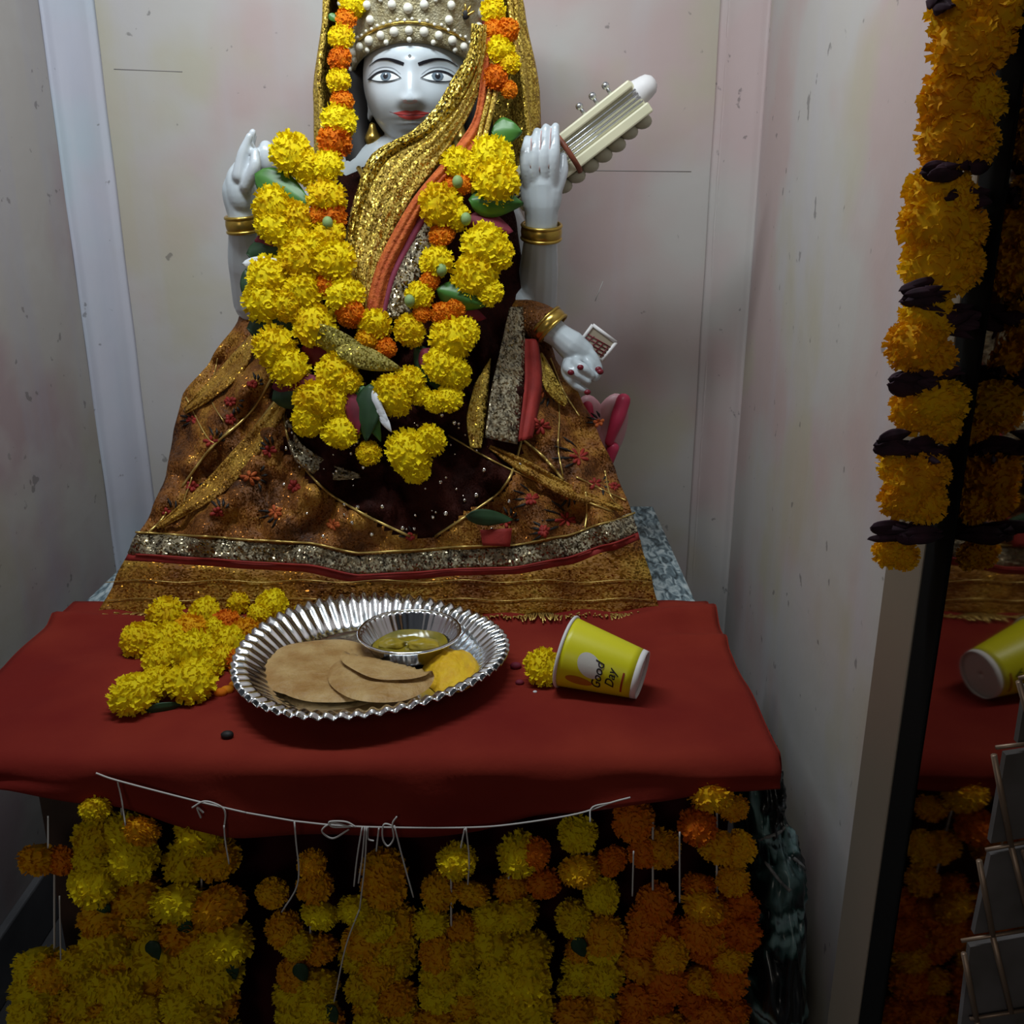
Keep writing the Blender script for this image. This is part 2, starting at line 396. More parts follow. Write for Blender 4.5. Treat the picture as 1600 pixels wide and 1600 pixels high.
# red cloth over the table, with a swag hanging down the front
def cloth():
    b = MB()
    xs = [-.526+i*(.233+.526)/110 for i in range(111)]
    hang = [(-.526, .020), (-.44, .021), (-.36, .040), (-.29, .062), (-.24, .069), (-.12, .072), (-.03, .066), (.04, .048), (.12, .034), (.20, .026), (.233, .022)]
    def top(x, y):
        z = TZ+.0035+.0036*noise.noise(Vector((x*9, y*14, 0)))+.0018*noise.noise(Vector((x*30, y*22, 3)))
        e = math.exp(-((y-1.005+.15*(x+.40))/.012)**2)*.010*max(0, min(1, (-.33-x)/.06))     # fold on the left
        e += math.exp(-((y-1.02-.2*(x-.2))/.018)**2)*.016*max(0, min(1, (x-.10)/.07))            # raised fold at right
        e += math.exp(-((y-.965)/.010)**2)*.007*max(0, min(1, (x-.14)/.05))
        return max(z, TZ+.002)+e
    rows = []
    ys = [1.075-i*(1.075-.742)/44 for i in range(45)]
    for y in ys:
        rows.append([Vector((x+(.006*noise.noise(Vector((y*8, 1, 0))) if abs(x) > .2 else 0), y, top(x, y))) for x in xs])
    nose = [(-.006, -.002), (-.011, -.006), (-.014, -.012)]
    for dy, dz in nose: rows.append([Vector((x, .742+dy, TZ+.003+dz+.0015*noise.noise(Vector((x*20, 4, 4))))) for x in xs])
    for k in range(1, 9):
        rows.append([Vector((x, .728+.004*math.sin(x*36+1)*k/8-.001*k/8+.003*noise.noise(Vector((x*14, k*.2, 9))), TZ-.009-(interp(hang, x)-.009)*k/8)) for x in xs])
    n = len(xs); v = [p for r in rows for p in r]
    f = [(j*n+i, j*n+i+1, (j+1)*n+i+1, (j+1)*n+i) for j in range(len(rows)-1) for i in range(n-1)]
    # right and left side overhang
    for side in (0, n-1):
        base = len(v); sgn = 1 if side else -1
        for k in range(4):
            for j in range(45):
                p = rows[j][side]; v.append(p+Vector((sgn*(.001+.003*math.sin(k/3*math.pi/2)), 0, -.007*k)))
        f += [(base+k*45+j, base+k*45+j+1, base+(k+1)*45+j+1, base+(k+1)*45+j) for k in range(3) for j in range(44)]
    b.add(v, f)
    o = b.build('red_cloth', M_red, solid=.0015)
    return o
tag(cloth(), 'plain red cotton cloth spread over the altar table front', 'cloth')

# ------------------------------------------------------------ marigolds
def marigold_mesh(seed, m, name):
    r = random.Random(seed); b = MB()
    npet = 210; ga = math.pi*(3-math.sqrt(5))
    for i in range(npet):
        z = 1-2*(i+.5)/npet
        if z < -.80: continue
        rr = math.sqrt(1-z*z); a = i*ga+r.uniform(-.15, .15)
        n = Vector((rr*math.cos(a), rr*math.sin(a), z)).normalized()
        up = Vector((0, 0, 1)); t = up.cross(n)
        t = t.normalized() if t.length > .05 else Vector((1, 0, 0))
        tw = r.uniform(-1.2, 1.2); s = n.cross(t)
        t2 = (t*math.cos(tw)+s*math.sin(tw)); s2 = n.cross(t2)
        L = r.uniform(.90, 1.08); wd = r.uniform(.09, .135); cu = r.uniform(-.10, .16)
        p0 = n*.66; p1 = n*(L*.90)+s2*cu*.4; p2 = n*L+s2*cu
        v = [p0-t2*wd*.5, p0+t2*wd*.5,
             p1-t2*wd*.9+s2*.04, p1, p1+t2*wd*.9+s2*.04,
             p2-t2*wd*.95+s2*r.uniform(.0, .09), p2-n*.035+s2*r.uniform(-.03, .03), p2+t2*wd*.95+s2*r.uniform(.0, .09)]
        v = [Vector((p.x, p.y, p.z*.80)) for p in v]
        b.add(v, [(0, 1, 3), (0, 3, 2), (1, 4, 3), (2, 3, 6, 5), (3, 4, 7, 6)])
    b.ell((0, 0, 0), (.84, .84, .66), nu=14, nv=9)
    me = bpy.data.meshes.new(name); me.from_pydata(b.v, [], b.f); me.materials.append(m)
    return me
MG = {c: [marigold_mesh(11+k, FM[c], {'Y': 'yellow_marigold', 'A': 'amber_marigold', 'O': 'orange_marigold'}[c]) for k in range(4)] for c in FM}
def marigold(pos, r, c, face=(0, -1, .3), parent=None, name='marigold', jit=.5, flat=1.0):
    o = bpy.data.objects.new(name, R.choice(MG[c])); COL.objects.link(o)
    d_ = (Vector(face).normalized()+Vector((R.uniform(-jit, jit), R.uniform(-jit, jit)*.5, R.uniform(-jit, jit)))).normalized()
    q_ = d_.to_track_quat('Z', 'Y') @ Matrix.Rotation(R.uniform(0, 6.28), 3, 'Z').to_quaternion()
    o.location = pos; o.rotation_mode = 'QUATERNION'; o.rotation_quaternion = q_
    o.scale = (r*R.uniform(.95, 1.05), r*R.uniform(.95, 1.05), r*R.uniform(.9, 1.1)*flat)
    if parent: attach(o, parent)
    return o
def leaf(name, a, b_, wid, m, parent=None, cup=.25, bend=.15, facing=Vector((0, -1, .2)), thick=.0008):
    a = Vector(a); b_ = Vector(b_); L = (b_-a).length; d_ = (b_-a).normalized()
    s = d_.cross(facing).normalized(); n = s.cross(d_).normalized()
    if n.dot(facing) < 0: n = -n
    mb = MB()
    ph = R.uniform(0, 6)
    def fn(u, w_):
        t = w_; wv = wid*(math.sin(math.pi*t**.8)**.85*(1-.25*t)*1.15+.02)
        x = (u-.5)*2
        return a+d_*L*t+s*x*wv*.5 + n*(L*bend*.6*math.sin(math.pi*t) - cup*.55*wv*abs(x)**1.2*(1+.25*x) + .035*wid*math.sin(t*17+ph)*abs(x)**2 + .03*L*x*math.sin(t*3+ph))
    mb.grid(fn, 9, 14)
    o = mb.build(name, m, parent, solid=thick)
    return o

# ------------------------------------------------------------ the idol
HY = 1.24
H0 = P(643, 118, HY-.055); H0.y = HY
IDB = (H0.x, 1.25, TZ)
idol = thing('deity_idol', 'seated white marble deity idol with pearl crown and painted face', 'statue', IDB)
bd = MB()
def head():
    A = Vector((.0615, .070, .081)); nu, nv = 128, 110
    def g(x, z, cx, cz, sx, sz): return math.exp(-((x-cx)**2)/(2*sx*sx)-((z-cz)**2)/(2*sz*sz))
    def fn(u, w_):
        a = math.pi*(.004+.992*w_); b = math.tau*u
        n = Vector((math.sin(a)*math.cos(b), math.sin(a)*math.sin(b), math.cos(a)))
        p = Vector((n.x*A.x, n.y*A.y, n.z*A.z))
        if n.z < 0:
            k = (-n.z)
            p.x *= 1-.22*k**2.2
            if p.y > 0: p.y *= 1-.45*k
            else: p.y *= 1+.10*k
        if n.y < 0:
            f = min(1, -n.y*1.8)
            x, z = p.x, p.z
            dy = 0
            tt = (.016-z)/.046
            if 0 < tt:
                am = (.002+.0120*min(tt, 1)**1.25)
                if z < -.0265:
                    kk = max(0, 1-(-.0255-z)/.0150); am *= kk*kk*(3-2*kk)
                sg = .0048+.0034*min(tt, 1)
                dy -= am*math.exp(-x*x/(2*sg*sg))
            for sx in (-1, 1):
                dy -= .0036*g(x, z, sx*.0090, -.0262, .0036, .0038)
                dy += .0075*g(x, z, sx*.030, .003, .016, .010)
                dy -= .0045*g(x, z, sx*.031, -.001, .010, .0055)
                dy -= .0030*g(x, z, sx*.034, -.030, .016, .014)
                dy -= .0016*g(x, z, sx*.030, .017, .016, .005)
            dy -= .0040*g(x, z, 0, -.0435, .013, .0028)+.0050*g(x, z, 0, -.0500, .0105, .0032)
            dy += .0022*g(x, z, 0, -.0466, .016, .0012)
            dy += .0022*g(x, z, 0, -.0575, .012, .0030)
            dy -= .0050*g(x, z, 0, -.0690, .012, .009)
            p.y += dy*f
        return H0+p
    bd.grid(fn, nu, nv, closed=True)
    n0 = len(bd.v)
    # close the poles
    b0 = n0-nu*nv
    bd.f.append(tuple(range(b0, b0+nu))); bd.f.append(tuple(range(n0-nu, n0)))
head()
# ears, neck, torso, hidden lap
for sx in (-1, 1):
    bd.limb([H0+Vector((sx*.061, .006, .018)), H0+Vector((sx*.066, .010, -.005)), H0+Vector((sx*.060, .004, -.040))], [.007, .010, .006])
bd.limb([H0+Vector((0, .012, -.04)), H0+Vector((0, .014, -.085)), H0+Vector((0, .018, -.125))], [.034, .031, .044])
ch = P(640, 330, 1.235); sh = P(640, 285, 1.24)
bd.limb([sh+Vector((-.080, .03, 0)), sh+Vector((0, .02, .006)), sh+Vector((.080, .03, 0))], [.034, .045, .034])
bd.ell(ch, (.098, .055, .09)); bd.ell(P(620, 480, 1.25), (.088, .06, .12)); bd.ell(P(610, 600, 1.27), (.13, .09, .07))
for sx in (-1, 1):
    bd.limb([P(610, 620, 1.26)+Vector((sx*.05, 0, 0)), P(610, 690, 1.21)+Vector((sx*.20, 0, 0)), P(610, 720, 1.16)+Vector((sx*.03, 0, 0))], [.055, .050, .035])
m1 = mpp(1.18, 300)
# raised arm at the picture's left
bd.limb([P(530, 310, 1.27), P(445, 405, 1.27), P(402, 470, 1.235)], [.036, .034, .030])
bd.limb([P(402, 470, 1.235), P(390, 410, 1.21), P(377, 340, 1.18)], [.030, .026, .0155])
bd.limb([P(377, 338, 1.18), P(371, 300, 1.178), P(379, 268, 1.178)], [.0155, .0175, .0135])
bd.ell(P(377, 297, 1.178), (.0180, .022, .030)); bd.ell(P(385, 264, 1.172), (.0125, .018, .030), Matrix.Rotation(math.radians(14), 3, 'Y'))
tips = [((374, 275), (380, 242), (390, 213), 1.160), ((377, 272), (384, 238), (395, 207), 1.172), ((378, 273), (386, 240), (396, 212), 1.184), ((378, 277), (386, 250), (394, 226), 1.196)]
for a_, b_, c_, Y in tips:
    bd.limb([P(*a_, Y), P(*b_, Y), P(*c_, Y)], [.0085, .0070, .0042], seg=10)
bd.limb([P(385, 290, 1.160), P(398, 262, 1.153), P(399, 238, 1.158)], [.0085, .0070, .0050], seg=10)
bd.ell(P(417, 248, 1.185), (.0115, .014, .020))
# raised arm at the picture's right
bd.limb([P(755, 310, 1.29), P(800, 400, 1.30), P(836, 480, 1.27)], [.036, .034, .028])
bd.limb([P(836, 480, 1.27), P(841, 430, 1.24), P(846, 352, 1.20)], [.028, .025, .0192])
bd.limb([P(846, 352, 1.20), P(846, 320, 1.196), P(846, 285, 1.192)], [.0192, .0205, .0180])
bd.ell(P(846, 298, 1.193), (.0248, .0165, .040))
for a_, b_, c_, rr in (((827, 296), (821, 250), (824, 217), .0072), ((838, 298), (835, 246), (839, 206), .0080), ((850, 298), (850, 244), (853, 200), .0082), ((862, 296), (865, 242), (868, 198), .0078)):
    bd.limb([P(*a_, 1.188), P(*b_, 1.1775), P(*c_, 1.188)], [rr, rr, rr*.62], seg=10)
bd.limb([P(866, 300, 1.19), P(878, 270, 1.195), P(880, 245, 1.20)], [.009, .0075, .005], seg=10)
# lower arm at the picture's right with bent fingers
bd.limb([P(750, 330, 1.27), P(785, 440, 1.26), P(815, 500, 1.225)], [.032, .028, .022])
bd.limb([P(815, 500, 1.225), P(845, 504, 1.20), P(873, 524, 1.19)], [.024, .020, .0155])
bd.limb([P(873, 524, 1.19), P(893, 540, 1.187), P(910, 550, 1.187)], [.0155, .0185, .0150])
bd.ell(P(897, 548, 1.186), (.022, .014, .015), Matrix.Rotation(math.radians(35), 3, 'Y'))
for pts, rr in ((((908, 542, 1.185), (925, 556, 1.18), (934, 575, 1.178)), .0068), (((912, 556, 1.180), (922, 572, 1.172), (928, 590, 1.170), (937, 582, 1.168)), .0062),
                (((895, 560, 1.180), (886, 574, 1.168), (898, 582, 1.160), (919, 596, 1.160)), .0064), (((888, 560, 1.182), (884, 582, 1.170), (900, 602, 1.163), (917, 612, 1.165)), .0060),
                (((905, 560, 1.178), (900, 568, 1.166), (912, 575, 1.158), (925, 587, 1.160)), .0062)):
    bd.limb([P(*p) for p in pts], [rr, rr, rr*.95, rr*.7][:len(pts)], seg=10)
# hidden lower arm at the left, resting toward the lap
bd.limb([P(520, 320, 1.23), P(450, 470, 1.20), P(470, 560, 1.17), P(540, 560, 1.16)], [.034, .029, .022, .016])
body = bd.build('body', M_marble_body, idol)
md = body.modifiers.new('fuse', 'REMESH'); md.mode = 'VOXEL'; md.voxel_size = .0017; md.use_smooth_shade = True
sm = body.modifiers.new('soften', 'SMOOTH'); sm.factor = .5; sm.iterations = 2
dg = bpy.context.evaluated_depsgraph_get()
ev = body.evaluated_get(dg)
me = bpy.data.meshes.new_from_object(ev)
body.modifiers.clear(); body.data = me
for p in me.polygons: p.use_smooth = True
if not me.materials: me.materials.append(M_marble_body)
bvh = BVHTree.FromPolygons([v.co.copy() for v in me.vertices], [tuple(p.vertices) for p in me.polygons])
def onface(px, py, off):
    p = P(px, py, HY-.062)
    h = bvh.ray_cast(Vector((p.x, HY-.2, p.z)), Vector((0, 1, 0)))
    return h[0]+h[1]*off if h[0] is not None else Vector((p.x, HY-.06, p.z))
def paint(name, up, lo, m, off=.0005, parent=None, n=22, rows=5):
    U = smooth_path([(x, y, 0) for x, y in up], n); L = smooth_path([(x, y, 0) for x, y in lo], n)
    b = MB()
    def fn(u, w_):
        k = u*(n-1); i = min(int(k+.5), n-1)
        q_ = U[i].lerp(L[i], w_); return onface(q_.x, q_.y, off)
    b.grid(fn, n, rows); return b.build(name, m, parent or idol, recalc=False)
for s in (-1, 1):
    X = lambda d_: 643+s*d_
    paint('eyelid_crease', [(X(16), 116), (X(28), 106), (X(44), 102.5), (X(60), 106), (X(71), 115)], [(X(16), 117), (X(28), 107.6), (X(44), 104.2), (X(60), 107.4), (X(71), 116)], M_grey, .0004)
    ey = paint('eye_white', [(X(17), 122), (X(28), 115), (X(40), 112), (X(54), 114), (X(66), 121)], [(X(17), 122.5), (X(28), 125.5), (X(40), 126.5), (X(54), 125.2), (X(66), 121.5)], M_eye, .0006)
    paint('iris', [(X(31), 118), (X(34), 113.5), (X(40), 112), (X(46), 113.5), (X(49), 118)], [(X(31), 119), (X(34), 124.5), (X(40), 126), (X(46), 124.5), (X(49), 119)], M_iris, .0009, ey, 14)
    paint('pupil', [(X(36), 118.5), (X(37.5), 115.5), (X(40), 114.5), (X(42.5), 115.5), (X(44), 118.5)], [(X(36), 119), (X(37.5), 122), (X(40), 123), (X(42.5), 122), (X(44), 119)], M_black, .0012, ey, 10)
    paint('catchlight', [(X(38), 115.5), (X(39.5), 114.5), (X(41), 115.5)], [(X(38), 116.5), (X(39.5), 117.5), (X(41), 116.5)], M_white, .0014, ey, 6, 3)
    paint('upper_lash_line', [(X(14), 123), (X(27), 113), (X(40), 109), (X(55), 111), (X(73), 121)], [(X(14), 124.2), (X(27), 116), (X(40), 112.8), (X(55), 115), (X(68), 123)], M_black, .0011)
    paint('lower_lash_line', [(X(16), 123), (X(28), 125.5), (X(40), 126.5), (X(54), 125.2), (X(67), 121)], [(X(16), 124), (X(28), 127.2), (X(40), 128.5), (X(54), 127.2), (X(68), 122.5)], M_black, .0010)
    paint('eyebrow', [(X(10), 99), (X(22), 94), (X(38), 90), (X(55), 91), (X(70), 99)], [(X(12), 103.5), (X(23), 99), (X(38), 93.8), (X(55), 93.6), (X(70), 100)], M_black, .0006)
    paint('nostril', [(X(4), 159), (X(7), 157.6), (X(11), 158.5)], [(X(4), 160.5), (X(7), 160.5), (X(11), 160)], M_blush_shade, .0006, None, 8, 3)
paint('under_nose_shade', [(632, 160.5), (638, 161.5), (643, 162), (648, 161.5), (654, 160.5)], [(632, 161.5), (638, 163.2), (643, 164), (648, 163.2), (654, 161.5)], M_blush_shade, .0004)  # pinkish shading below the nose, put in as painted colour
lip = paint('upper_lip', [(614, 176), (624, 174.5), (635, 172.5), (643, 174), (651, 172.5), (662, 174.5), (672, 176)], [(614, 176.8), (625, 178.5), (635, 179.8), (643, 180.3), (651, 179.8), (661, 178.5), (672, 176.8)], M_lip, .0006)
paint('lower_lip', [(620, 178.5), (630, 180.5), (643, 181.3), (656, 180.5), (666, 178.5)], [(620, 179), (630, 184.6), (643, 187.4), (656, 184.6), (666, 179)], M_lip, .0007)
paint('mouth_line', [(609, 173.5), (622, 177.9), (643, 180.2), (664, 177.9), (677, 173.5)], [(609, 174.3), (622, 178.8), (643, 181.1), (664, 178.8), (677, 174.3)], M_nail, .0010)
paint('bindi', [(638.5, 88), (641, 86), (643.5, 88)], [(638.5, 89), (641, 91.5), (643.5, 89)], M_black, .0006, None, 6, 3)
# finger lines and nails
for pts in (((829, 262), (830, 240), (830, 216)), ((843, 268), (844, 236), (846, 204)), ((857, 262), (859, 234), (861, 200))):
    MB().tube(smooth_path([P(x, y, 1.1730) for x, y in pts], 8), .0008, 6).build('finger_line', M_blush_shade, idol)
for x, y, Y in ((935, 577, 1.166), (938, 581, 1.160), (907, 574, 1.154), (892, 582, 1.154), (918, 613, 1.157)):
    MB().ell(P(x, y, Y), (.0042, .003, .0034), nu=10, nv=8).build('fingernail', M_nail, idol)
# bangles
def torus(name, c, ax, Rr, r, m, parent, n=30, flat=1.0):
    ax = Vector(ax).normalized(); a = ax.orthogonal().normalized(); b = ax.cross(a)
    pts = [Vector(c)+(a*math.cos(i/n*math.tau)+b*math.sin(i/n*math.tau))*Rr for i in range(n)]
    mb = MB(); v = []
    for i, p in enumerate(pts):
        o_ = (p-Vector(c)).normalized()
        for k in range(10):
            t_ = k/10*math.tau; v.append(p+o_*math.cos(t_)*r+ax*math.sin(t_)*r*flat)
    f = [(i*10+k, i*10+(k+1) % 10, ((i+1) % n)*10+(k+1) % 10, ((i+1) % n)*10+k) for i in range(n) for k in range(10)]
    return mb.add(v, f).build(name, m, parent)
def bangle(c, ax, Rr, h):
    b = torus('bangle', c, ax, Rr, .0030, M_gold, idol, flat=h/.006)
    ax = Vector(ax).normalized()
    for s in (-1, 1): torus('bangle_rim', Vector(c)+ax*s*h*.5, ax, Rr+.0012, .0022, M_gold, b)
bangle(P(379, 350, 1.183), P(371, 300, 1.178)-P(384, 380, 1.185), .0168, .016)
bangle(P(846, 362, 1.203), P(846, 340, 1.2)-P(844, 400, 1.21), .0218, .015)
bangle(P(858, 507, 1.194), P(873, 524, 1.19)-P(850, 500, 1.196), .0205, .013)
# hair, earrings
MB().ell(H0+Vector((0, .030, .006)), (.072, .060, .086), nu=28, nv=20).build('hair', M_hair, idol)
for sx in (-1, 1):
    MB().limb([H0+Vector((sx*.066, .010, .02)), H0+Vector((sx*.073, .006, -.05)), H0+Vector((sx*.066, -.015, -.10)), H0+Vector((sx*.062, -.040, -.150))], [.016, .017, .018, .012]).build('hair_lock', M_hair, idol)
    MB().limb([H0+Vector((sx*.052, -.012, -.050)), H0+Vector((sx*.052, -.014, -.064)), H0+Vector((sx*.052, -.014, -.076))], [.004, .0095, .0055]).build('earring', M_gold, idol)
# crown
cr_b = H0+Vector((0, .012, 0))
def crown_pt(u, w_, off=0.):
    a = -math.pi/2+(u-.5)*math.tau
    front = max(0, -math.sin(a))
    z0 = .008+.024*front**1.5
    z1 = .128+.030*front**4
    rx = lerp(.0735, .0900, w_**1.3)+off; ry = lerp(.078, .092, w_)+off
    return cr_b+Vector((rx*math.cos(a), ry*math.sin(a), lerp(z0, z1, w_)))
mb = MB(); mb.grid(lambda u, w_: crown_pt(u, w_), 80, 20, closed=True)
crown = mb.build('crown', M_crown, idol, solid=.004)
pe = MB().ell((0, 0, 0), (1, 1, 1), nu=12, nv=8)
pme = bpy.data.meshes.new('pearl'); pme.from_pydata(pe.v, [], pe.f); pme.materials.append(M_pearl)
for p in pme.polygons: p.use_smooth = True
def pearl(u, w_, r=.0052):
    o = bpy.data.objects.new('pearl', pme); COL.objects.link(o); o.location = crown_pt(u, w_, .003); o.scale = (r*.86,)*3; attach(o, crown)
for i in range(15): pearl(.5+(i-7)*.034, .09, .0054 if i % 2 else .0060)
for i in range(9): pearl(.5+(i-4)*.055, .02, .0034)
for s in (-1, 1):
    for k in range(5): pearl(.5+s*(.092+.004*k), .25+.13*k, .0056)
    for k in range(5): pearl(.5+s*(.185+.002*k), .22+.13*k, .0060)
    for k in range(4): pearl(.5+s*(.215+.002*k), .30+.15*k, .0046)
    pearl(.5+s*.035, .30, .0058); pearl(.5+s*.066, .42, .0056)
pearl(.5, .26, .0064)
for i in range(7): pearl(.5+(i-3)*.02, .365, .0030)
for i in range(30):
    u = .5+(i-14.5)*.0165; pearl(u, .175+.01*math.cos(i*3), .0022)
rime = [crown_pt(.36+.28*i/40, .155, .0025) for i in range(41)]
MB().tube(rime, .0016, 6).build('crown_band', M_gold, crown)
gc = crown_pt(.5, .60, .004)
MB().ell(gc, (.0135, .006, .019), nu=24, nv=14).build('gem', M_gem, crown)
for i in range(26):
    a = i/26*math.tau
    o = bpy.data.objects.new('pearl', pme); COL.objects.link(o); o.location = gc+Vector((.0165*math.cos(a), -.0015, .0225*math.sin(a))); o.scale = (.0020,)*3; attach(o, crown)
for s in (-1, 1):
    for w_ in (.38, .62, .80):
        c = crown_pt(.5+s*.135, w_, .003)
        for k in range(5):
            a = math.radians(-60+30*k)
            MB().ell(c+Vector((.006*math.sin(a), -.001, .008*math.cos(a)-.004)), (.0016, .0016, .0065), Matrix.Rotation(a, 3, 'Y'), 8, 6).build('crown_leaf', M_gold, crown)
        MB().ell(c, (.005, .003, .006), nu=10, nv=8).build('dark_stone', M_hair, crown)
MB().ell(crown_pt(.28, .42, .004), (.006, .006, .024), nu=12, nv=10).build('enamel_tassel', M_bluep, crown)
MB().ell(crown_pt(.72, .42, .006), (.008, .006, .026), nu=12, nv=10).build('enamel_tassel', M_redp, crown)
# necklace on the bare throat
MB().tube(smooth_path([P(560, 262, 1.185), P(585, 300, 1.160), P(640, 320, 1.15), P(690, 290, 1.16)], 24), .003, 8).build('necklace', M_gold, idol)
# carved lotus petals beside the hip, white with pink edges
for (x, y, hh, ww, ti, m) in ((925, 668, .062, .022, -12, M_palepink), (950, 672, .070, .024, 14, M_palepink), (938, 690, .055, .020, 2, M_palepink)):
    c = P(x, y, 1.255)
    pt = MB().ell(c, (ww, .012, hh*.72), Matrix.Rotation(math.radians(ti), 3, 'Y')).build('lotus_petal', m, idol)
    if x == 950:
        MB().limb([P(974, 626, 1.243), P(966, 650, 1.238), P(952, 690, 1.241)], [.0095, .0098, .006], n=12).build('pink_edge', M_pink, pt)
        MB().limb([P(958, 700, 1.243), P(950, 720, 1.243)], [.008, .008], n=6).build('pink_edge', M_pink, pt)
    if x == 925: MB().limb([P(918, 635, 1.243), P(921, 650, 1.243)], [.007, .006], n=6).build('pink_edge', M_pink, pt)
# book held in the lower hand
bk = thing('scripture_book', 'small pale book with crossed dark lines in the lower right hand', 'book', P(932, 540, 1.20))
bc = P(933, 535, 1.197)
Mb = Matrix.Translation(bc) @ Matrix.Rotation(math.radians(36), 4, 'Y')
MB().box((-.018, -.005, -.014), (.018, .005, .014), Mb).build('cover', mat('book_tan', (.36, .30, .22), .6), bk, smooth=False, bevel=.002)
for a_, b_ in (((-.018, -.014), (-.018, .014)), ((-.018, .014), (.018, .014)), ((.018, .014), (.018, -.014)), ((.018, -.014), (-.018, -.014))):
    MB().tube([Mb @ Vector((a_[0], -.005, a_[1])), Mb @ Vector((b_[0], -.005, b_[1]))], .0022, 8).build('rim', M_cupw, bk)
for k in range(4):
    z = -.012+.0045*k
    MB().tube([Mb @ Vector((-.016, -.0056, z)), Mb @ Vector((.016, -.0056, z+.004))], .0007, 6).build('line', M_nail, bk)
    MB().tube([Mb @ Vector((-.014+.009*k, -.0058, -.013)), Mb @ Vector((-.008+.007*k, -.0058, .004))], .0006, 6).build('line', M_nail, bk)

# veena held in the raised hand
ve = thing('veena', 'cream veena neck with strings and pegs in raised right hand', 'instrument', P(870, 260, 1.22))
va = P(800, 306, 1.225); vb = P(1000, 150, 1.225)
ex = (vb-va).normalized(); ez = Vector((-ex.z, 0, ex.x)); eyv = Vector((0, 1, 0))
Lv = (vb-va).length
def VP(l, h, y=0.): return va+ex*(l*Lv)+ez*h+eyv*y
def prism(l0, l1, h0, h1, y0, y1):
    b = MB(); v = [VP(l, h, y) for l, h, y in ((l0,h0,y0),(l1,h0,y0),(l1,h1,y0),(l0,h1,y0),(l0,h0,y1),(l1,h0,y1),(l1,h1,y1),(l0,h1,y1))]
    return b.add(v, [(0,1,2,3),(7,6,5,4),(0,4,5,1),(1,5,6,2),(2,6,7,3),(3,7,4,0)])
prism(0, 1.0, -.021, .021, -.008, .014).build('neck', M_veena, ve, smooth=False, bevel=.003)
prism(0, .985, .013, .0225, -.015, -.0085).build('rail', M_veena, ve, smooth=False, bevel=.002)
prism(0, 1.01, -.0225, -.010, -.015, -.0085).build('rail', M_veena, ve, smooth=False, bevel=.002)
for k in range(4): MB().tube([VP(0, -.006+.0050*k, -.0115), VP(.99, -.006+.0050*k, -.0115)], .0011, 6).build('string', M_steel, ve)
MB().limb([VP(.99, .004, .006), VP(1.06, .004, .006)], [.016, .014], n=8).build('tip_cap', M_cupw, ve)
sc_ = MB()
for k in range(7): sc_.ell(VP(.30+.105*k, -.024-.003*(k < 5), .004), (.012, .010, .009), nu=12, nv=8)
sc_.build('scalloped_edge', M_veenad, ve)
for l in (.66, .76, .86):
    pg = MB().tube([VP(l, .020, 0), VP(l, .032, 0)], .0022, 8).build('peg', M_steel, ve)
    MB().ell(VP(l, .033, 0), (.0045, .0045, .0045), nu=10, nv=8).build('peg_knob', M_steel, pg)
torus('band', VP(.44, 0, 0), ex, .0265, .0022, M_band, ve, flat=1.5)

# ------------------------------------------------------------ saree and dress
ROWS = [(248, 565, 735, 1.192, 1.225), (262, 535, 760, 1.182, 1.225), (290, 500, 790, 1.172, 1.23), (350, 445, 806, 1.160, 1.235), (420, 395, 815, 1.150, 1.24), (460, 388, 826, 1.150, 1.245),
        (500, 374, 846, 1.140, 1.235), (560, 332, 866, 1.125, 1.22), (620, 286, 905, 1.105, 1.20), (680, 272, 935, 1.090, 1.18), (740, 262, 962, 1.075, 1.15),
        (800, 238, 985, 1.062, 1.11), (850, 208, 1000, 1.055, 1.08), (910, 180, 1018, 1.047, 1.06), (968, 150, 1032, 1.040, 1.048)]
YBD = [(150, 828), (220, 836), (320, 842), (400, 848), (480, 852), (560, 868), (640, 864), (720, 858), (800, 856), (880, 842), (950, 820), (1010, 800)]
def tent(px, py, off=0., fold=True):
    L, Rr, Yc, Ys = interp(ROWS, py)
    s = (px-(L+Rr)/2)/((Rr-L)/2); s = max(-1, min(1, s))
    Y = Yc+(Ys-Yc)*abs(s)**2.5
    if fold:
        if py > 820: k = min(1, (py-820)/40)
        else: k = 0
        Y += -.0050*k*math.sin(px*.052+1.4)-.0030*k*math.sin(px*.021+py*.01)
        if 480 < py <= 860:
            k2 = min(1, (py-480)/60)*min(1, (880-py)/60)
            dg_ = (px+py*.9) if px < 600 else (px-py*.55)
            Y += -.012*k2*math.sin(dg_*.055+.8*math.sin(py*.013))-.018*k2*noise.noise(Vector((px*.030, py*.018, 2)))-.010*k2*noise.noise(Vector((px*.08, py*.045, 7)))
    Y -= off
    return P(px, py, Y)
def dress_zone(px, py):
    if py < 476: return True
    l = interp([(476, 380), (520, 400), (560, 425), (640, 440), (700, 452), (760, 500), (800, 560), (840, 640)], py)
    r = interp([(476, 818), (560, 820), (640, 822), (700, 812), (760, 790), (800, 740), (840, 680)], py)
    n_ = 26*noise.noise(Vector((px*.02, py*.025, 4)))
    return l+n_ < px < r-n_ and py < 838+n_*.4
saree = thing('gold_saree', 'amber and gold tissue saree draped over the idol lap and plinth', 'saree', (H0.x, 1.15, TZ))
parts = {k: MB() for k in ('dress', 'drape', 'border', 'stripe', 'hem')}
NC = 121
rws = []
tops = [262+i*7 for i in range(0, 84)]
def colpx(s, py):
    L, Rr = interp(ROWS, py)[:2]; return (L+Rr)/2+s*(Rr-L)/2
S = [-1+2*i/(NC-1) for i in range(NC)]
verts = []; info = []
NR = 84; K = []
for j in range(NR): K.append(('t', j/(NR-1)))
K += [('b', i/4) for i in range(1, 5)] + [('s', 1)] + [('h', i/10) for i in range(1, 11)]
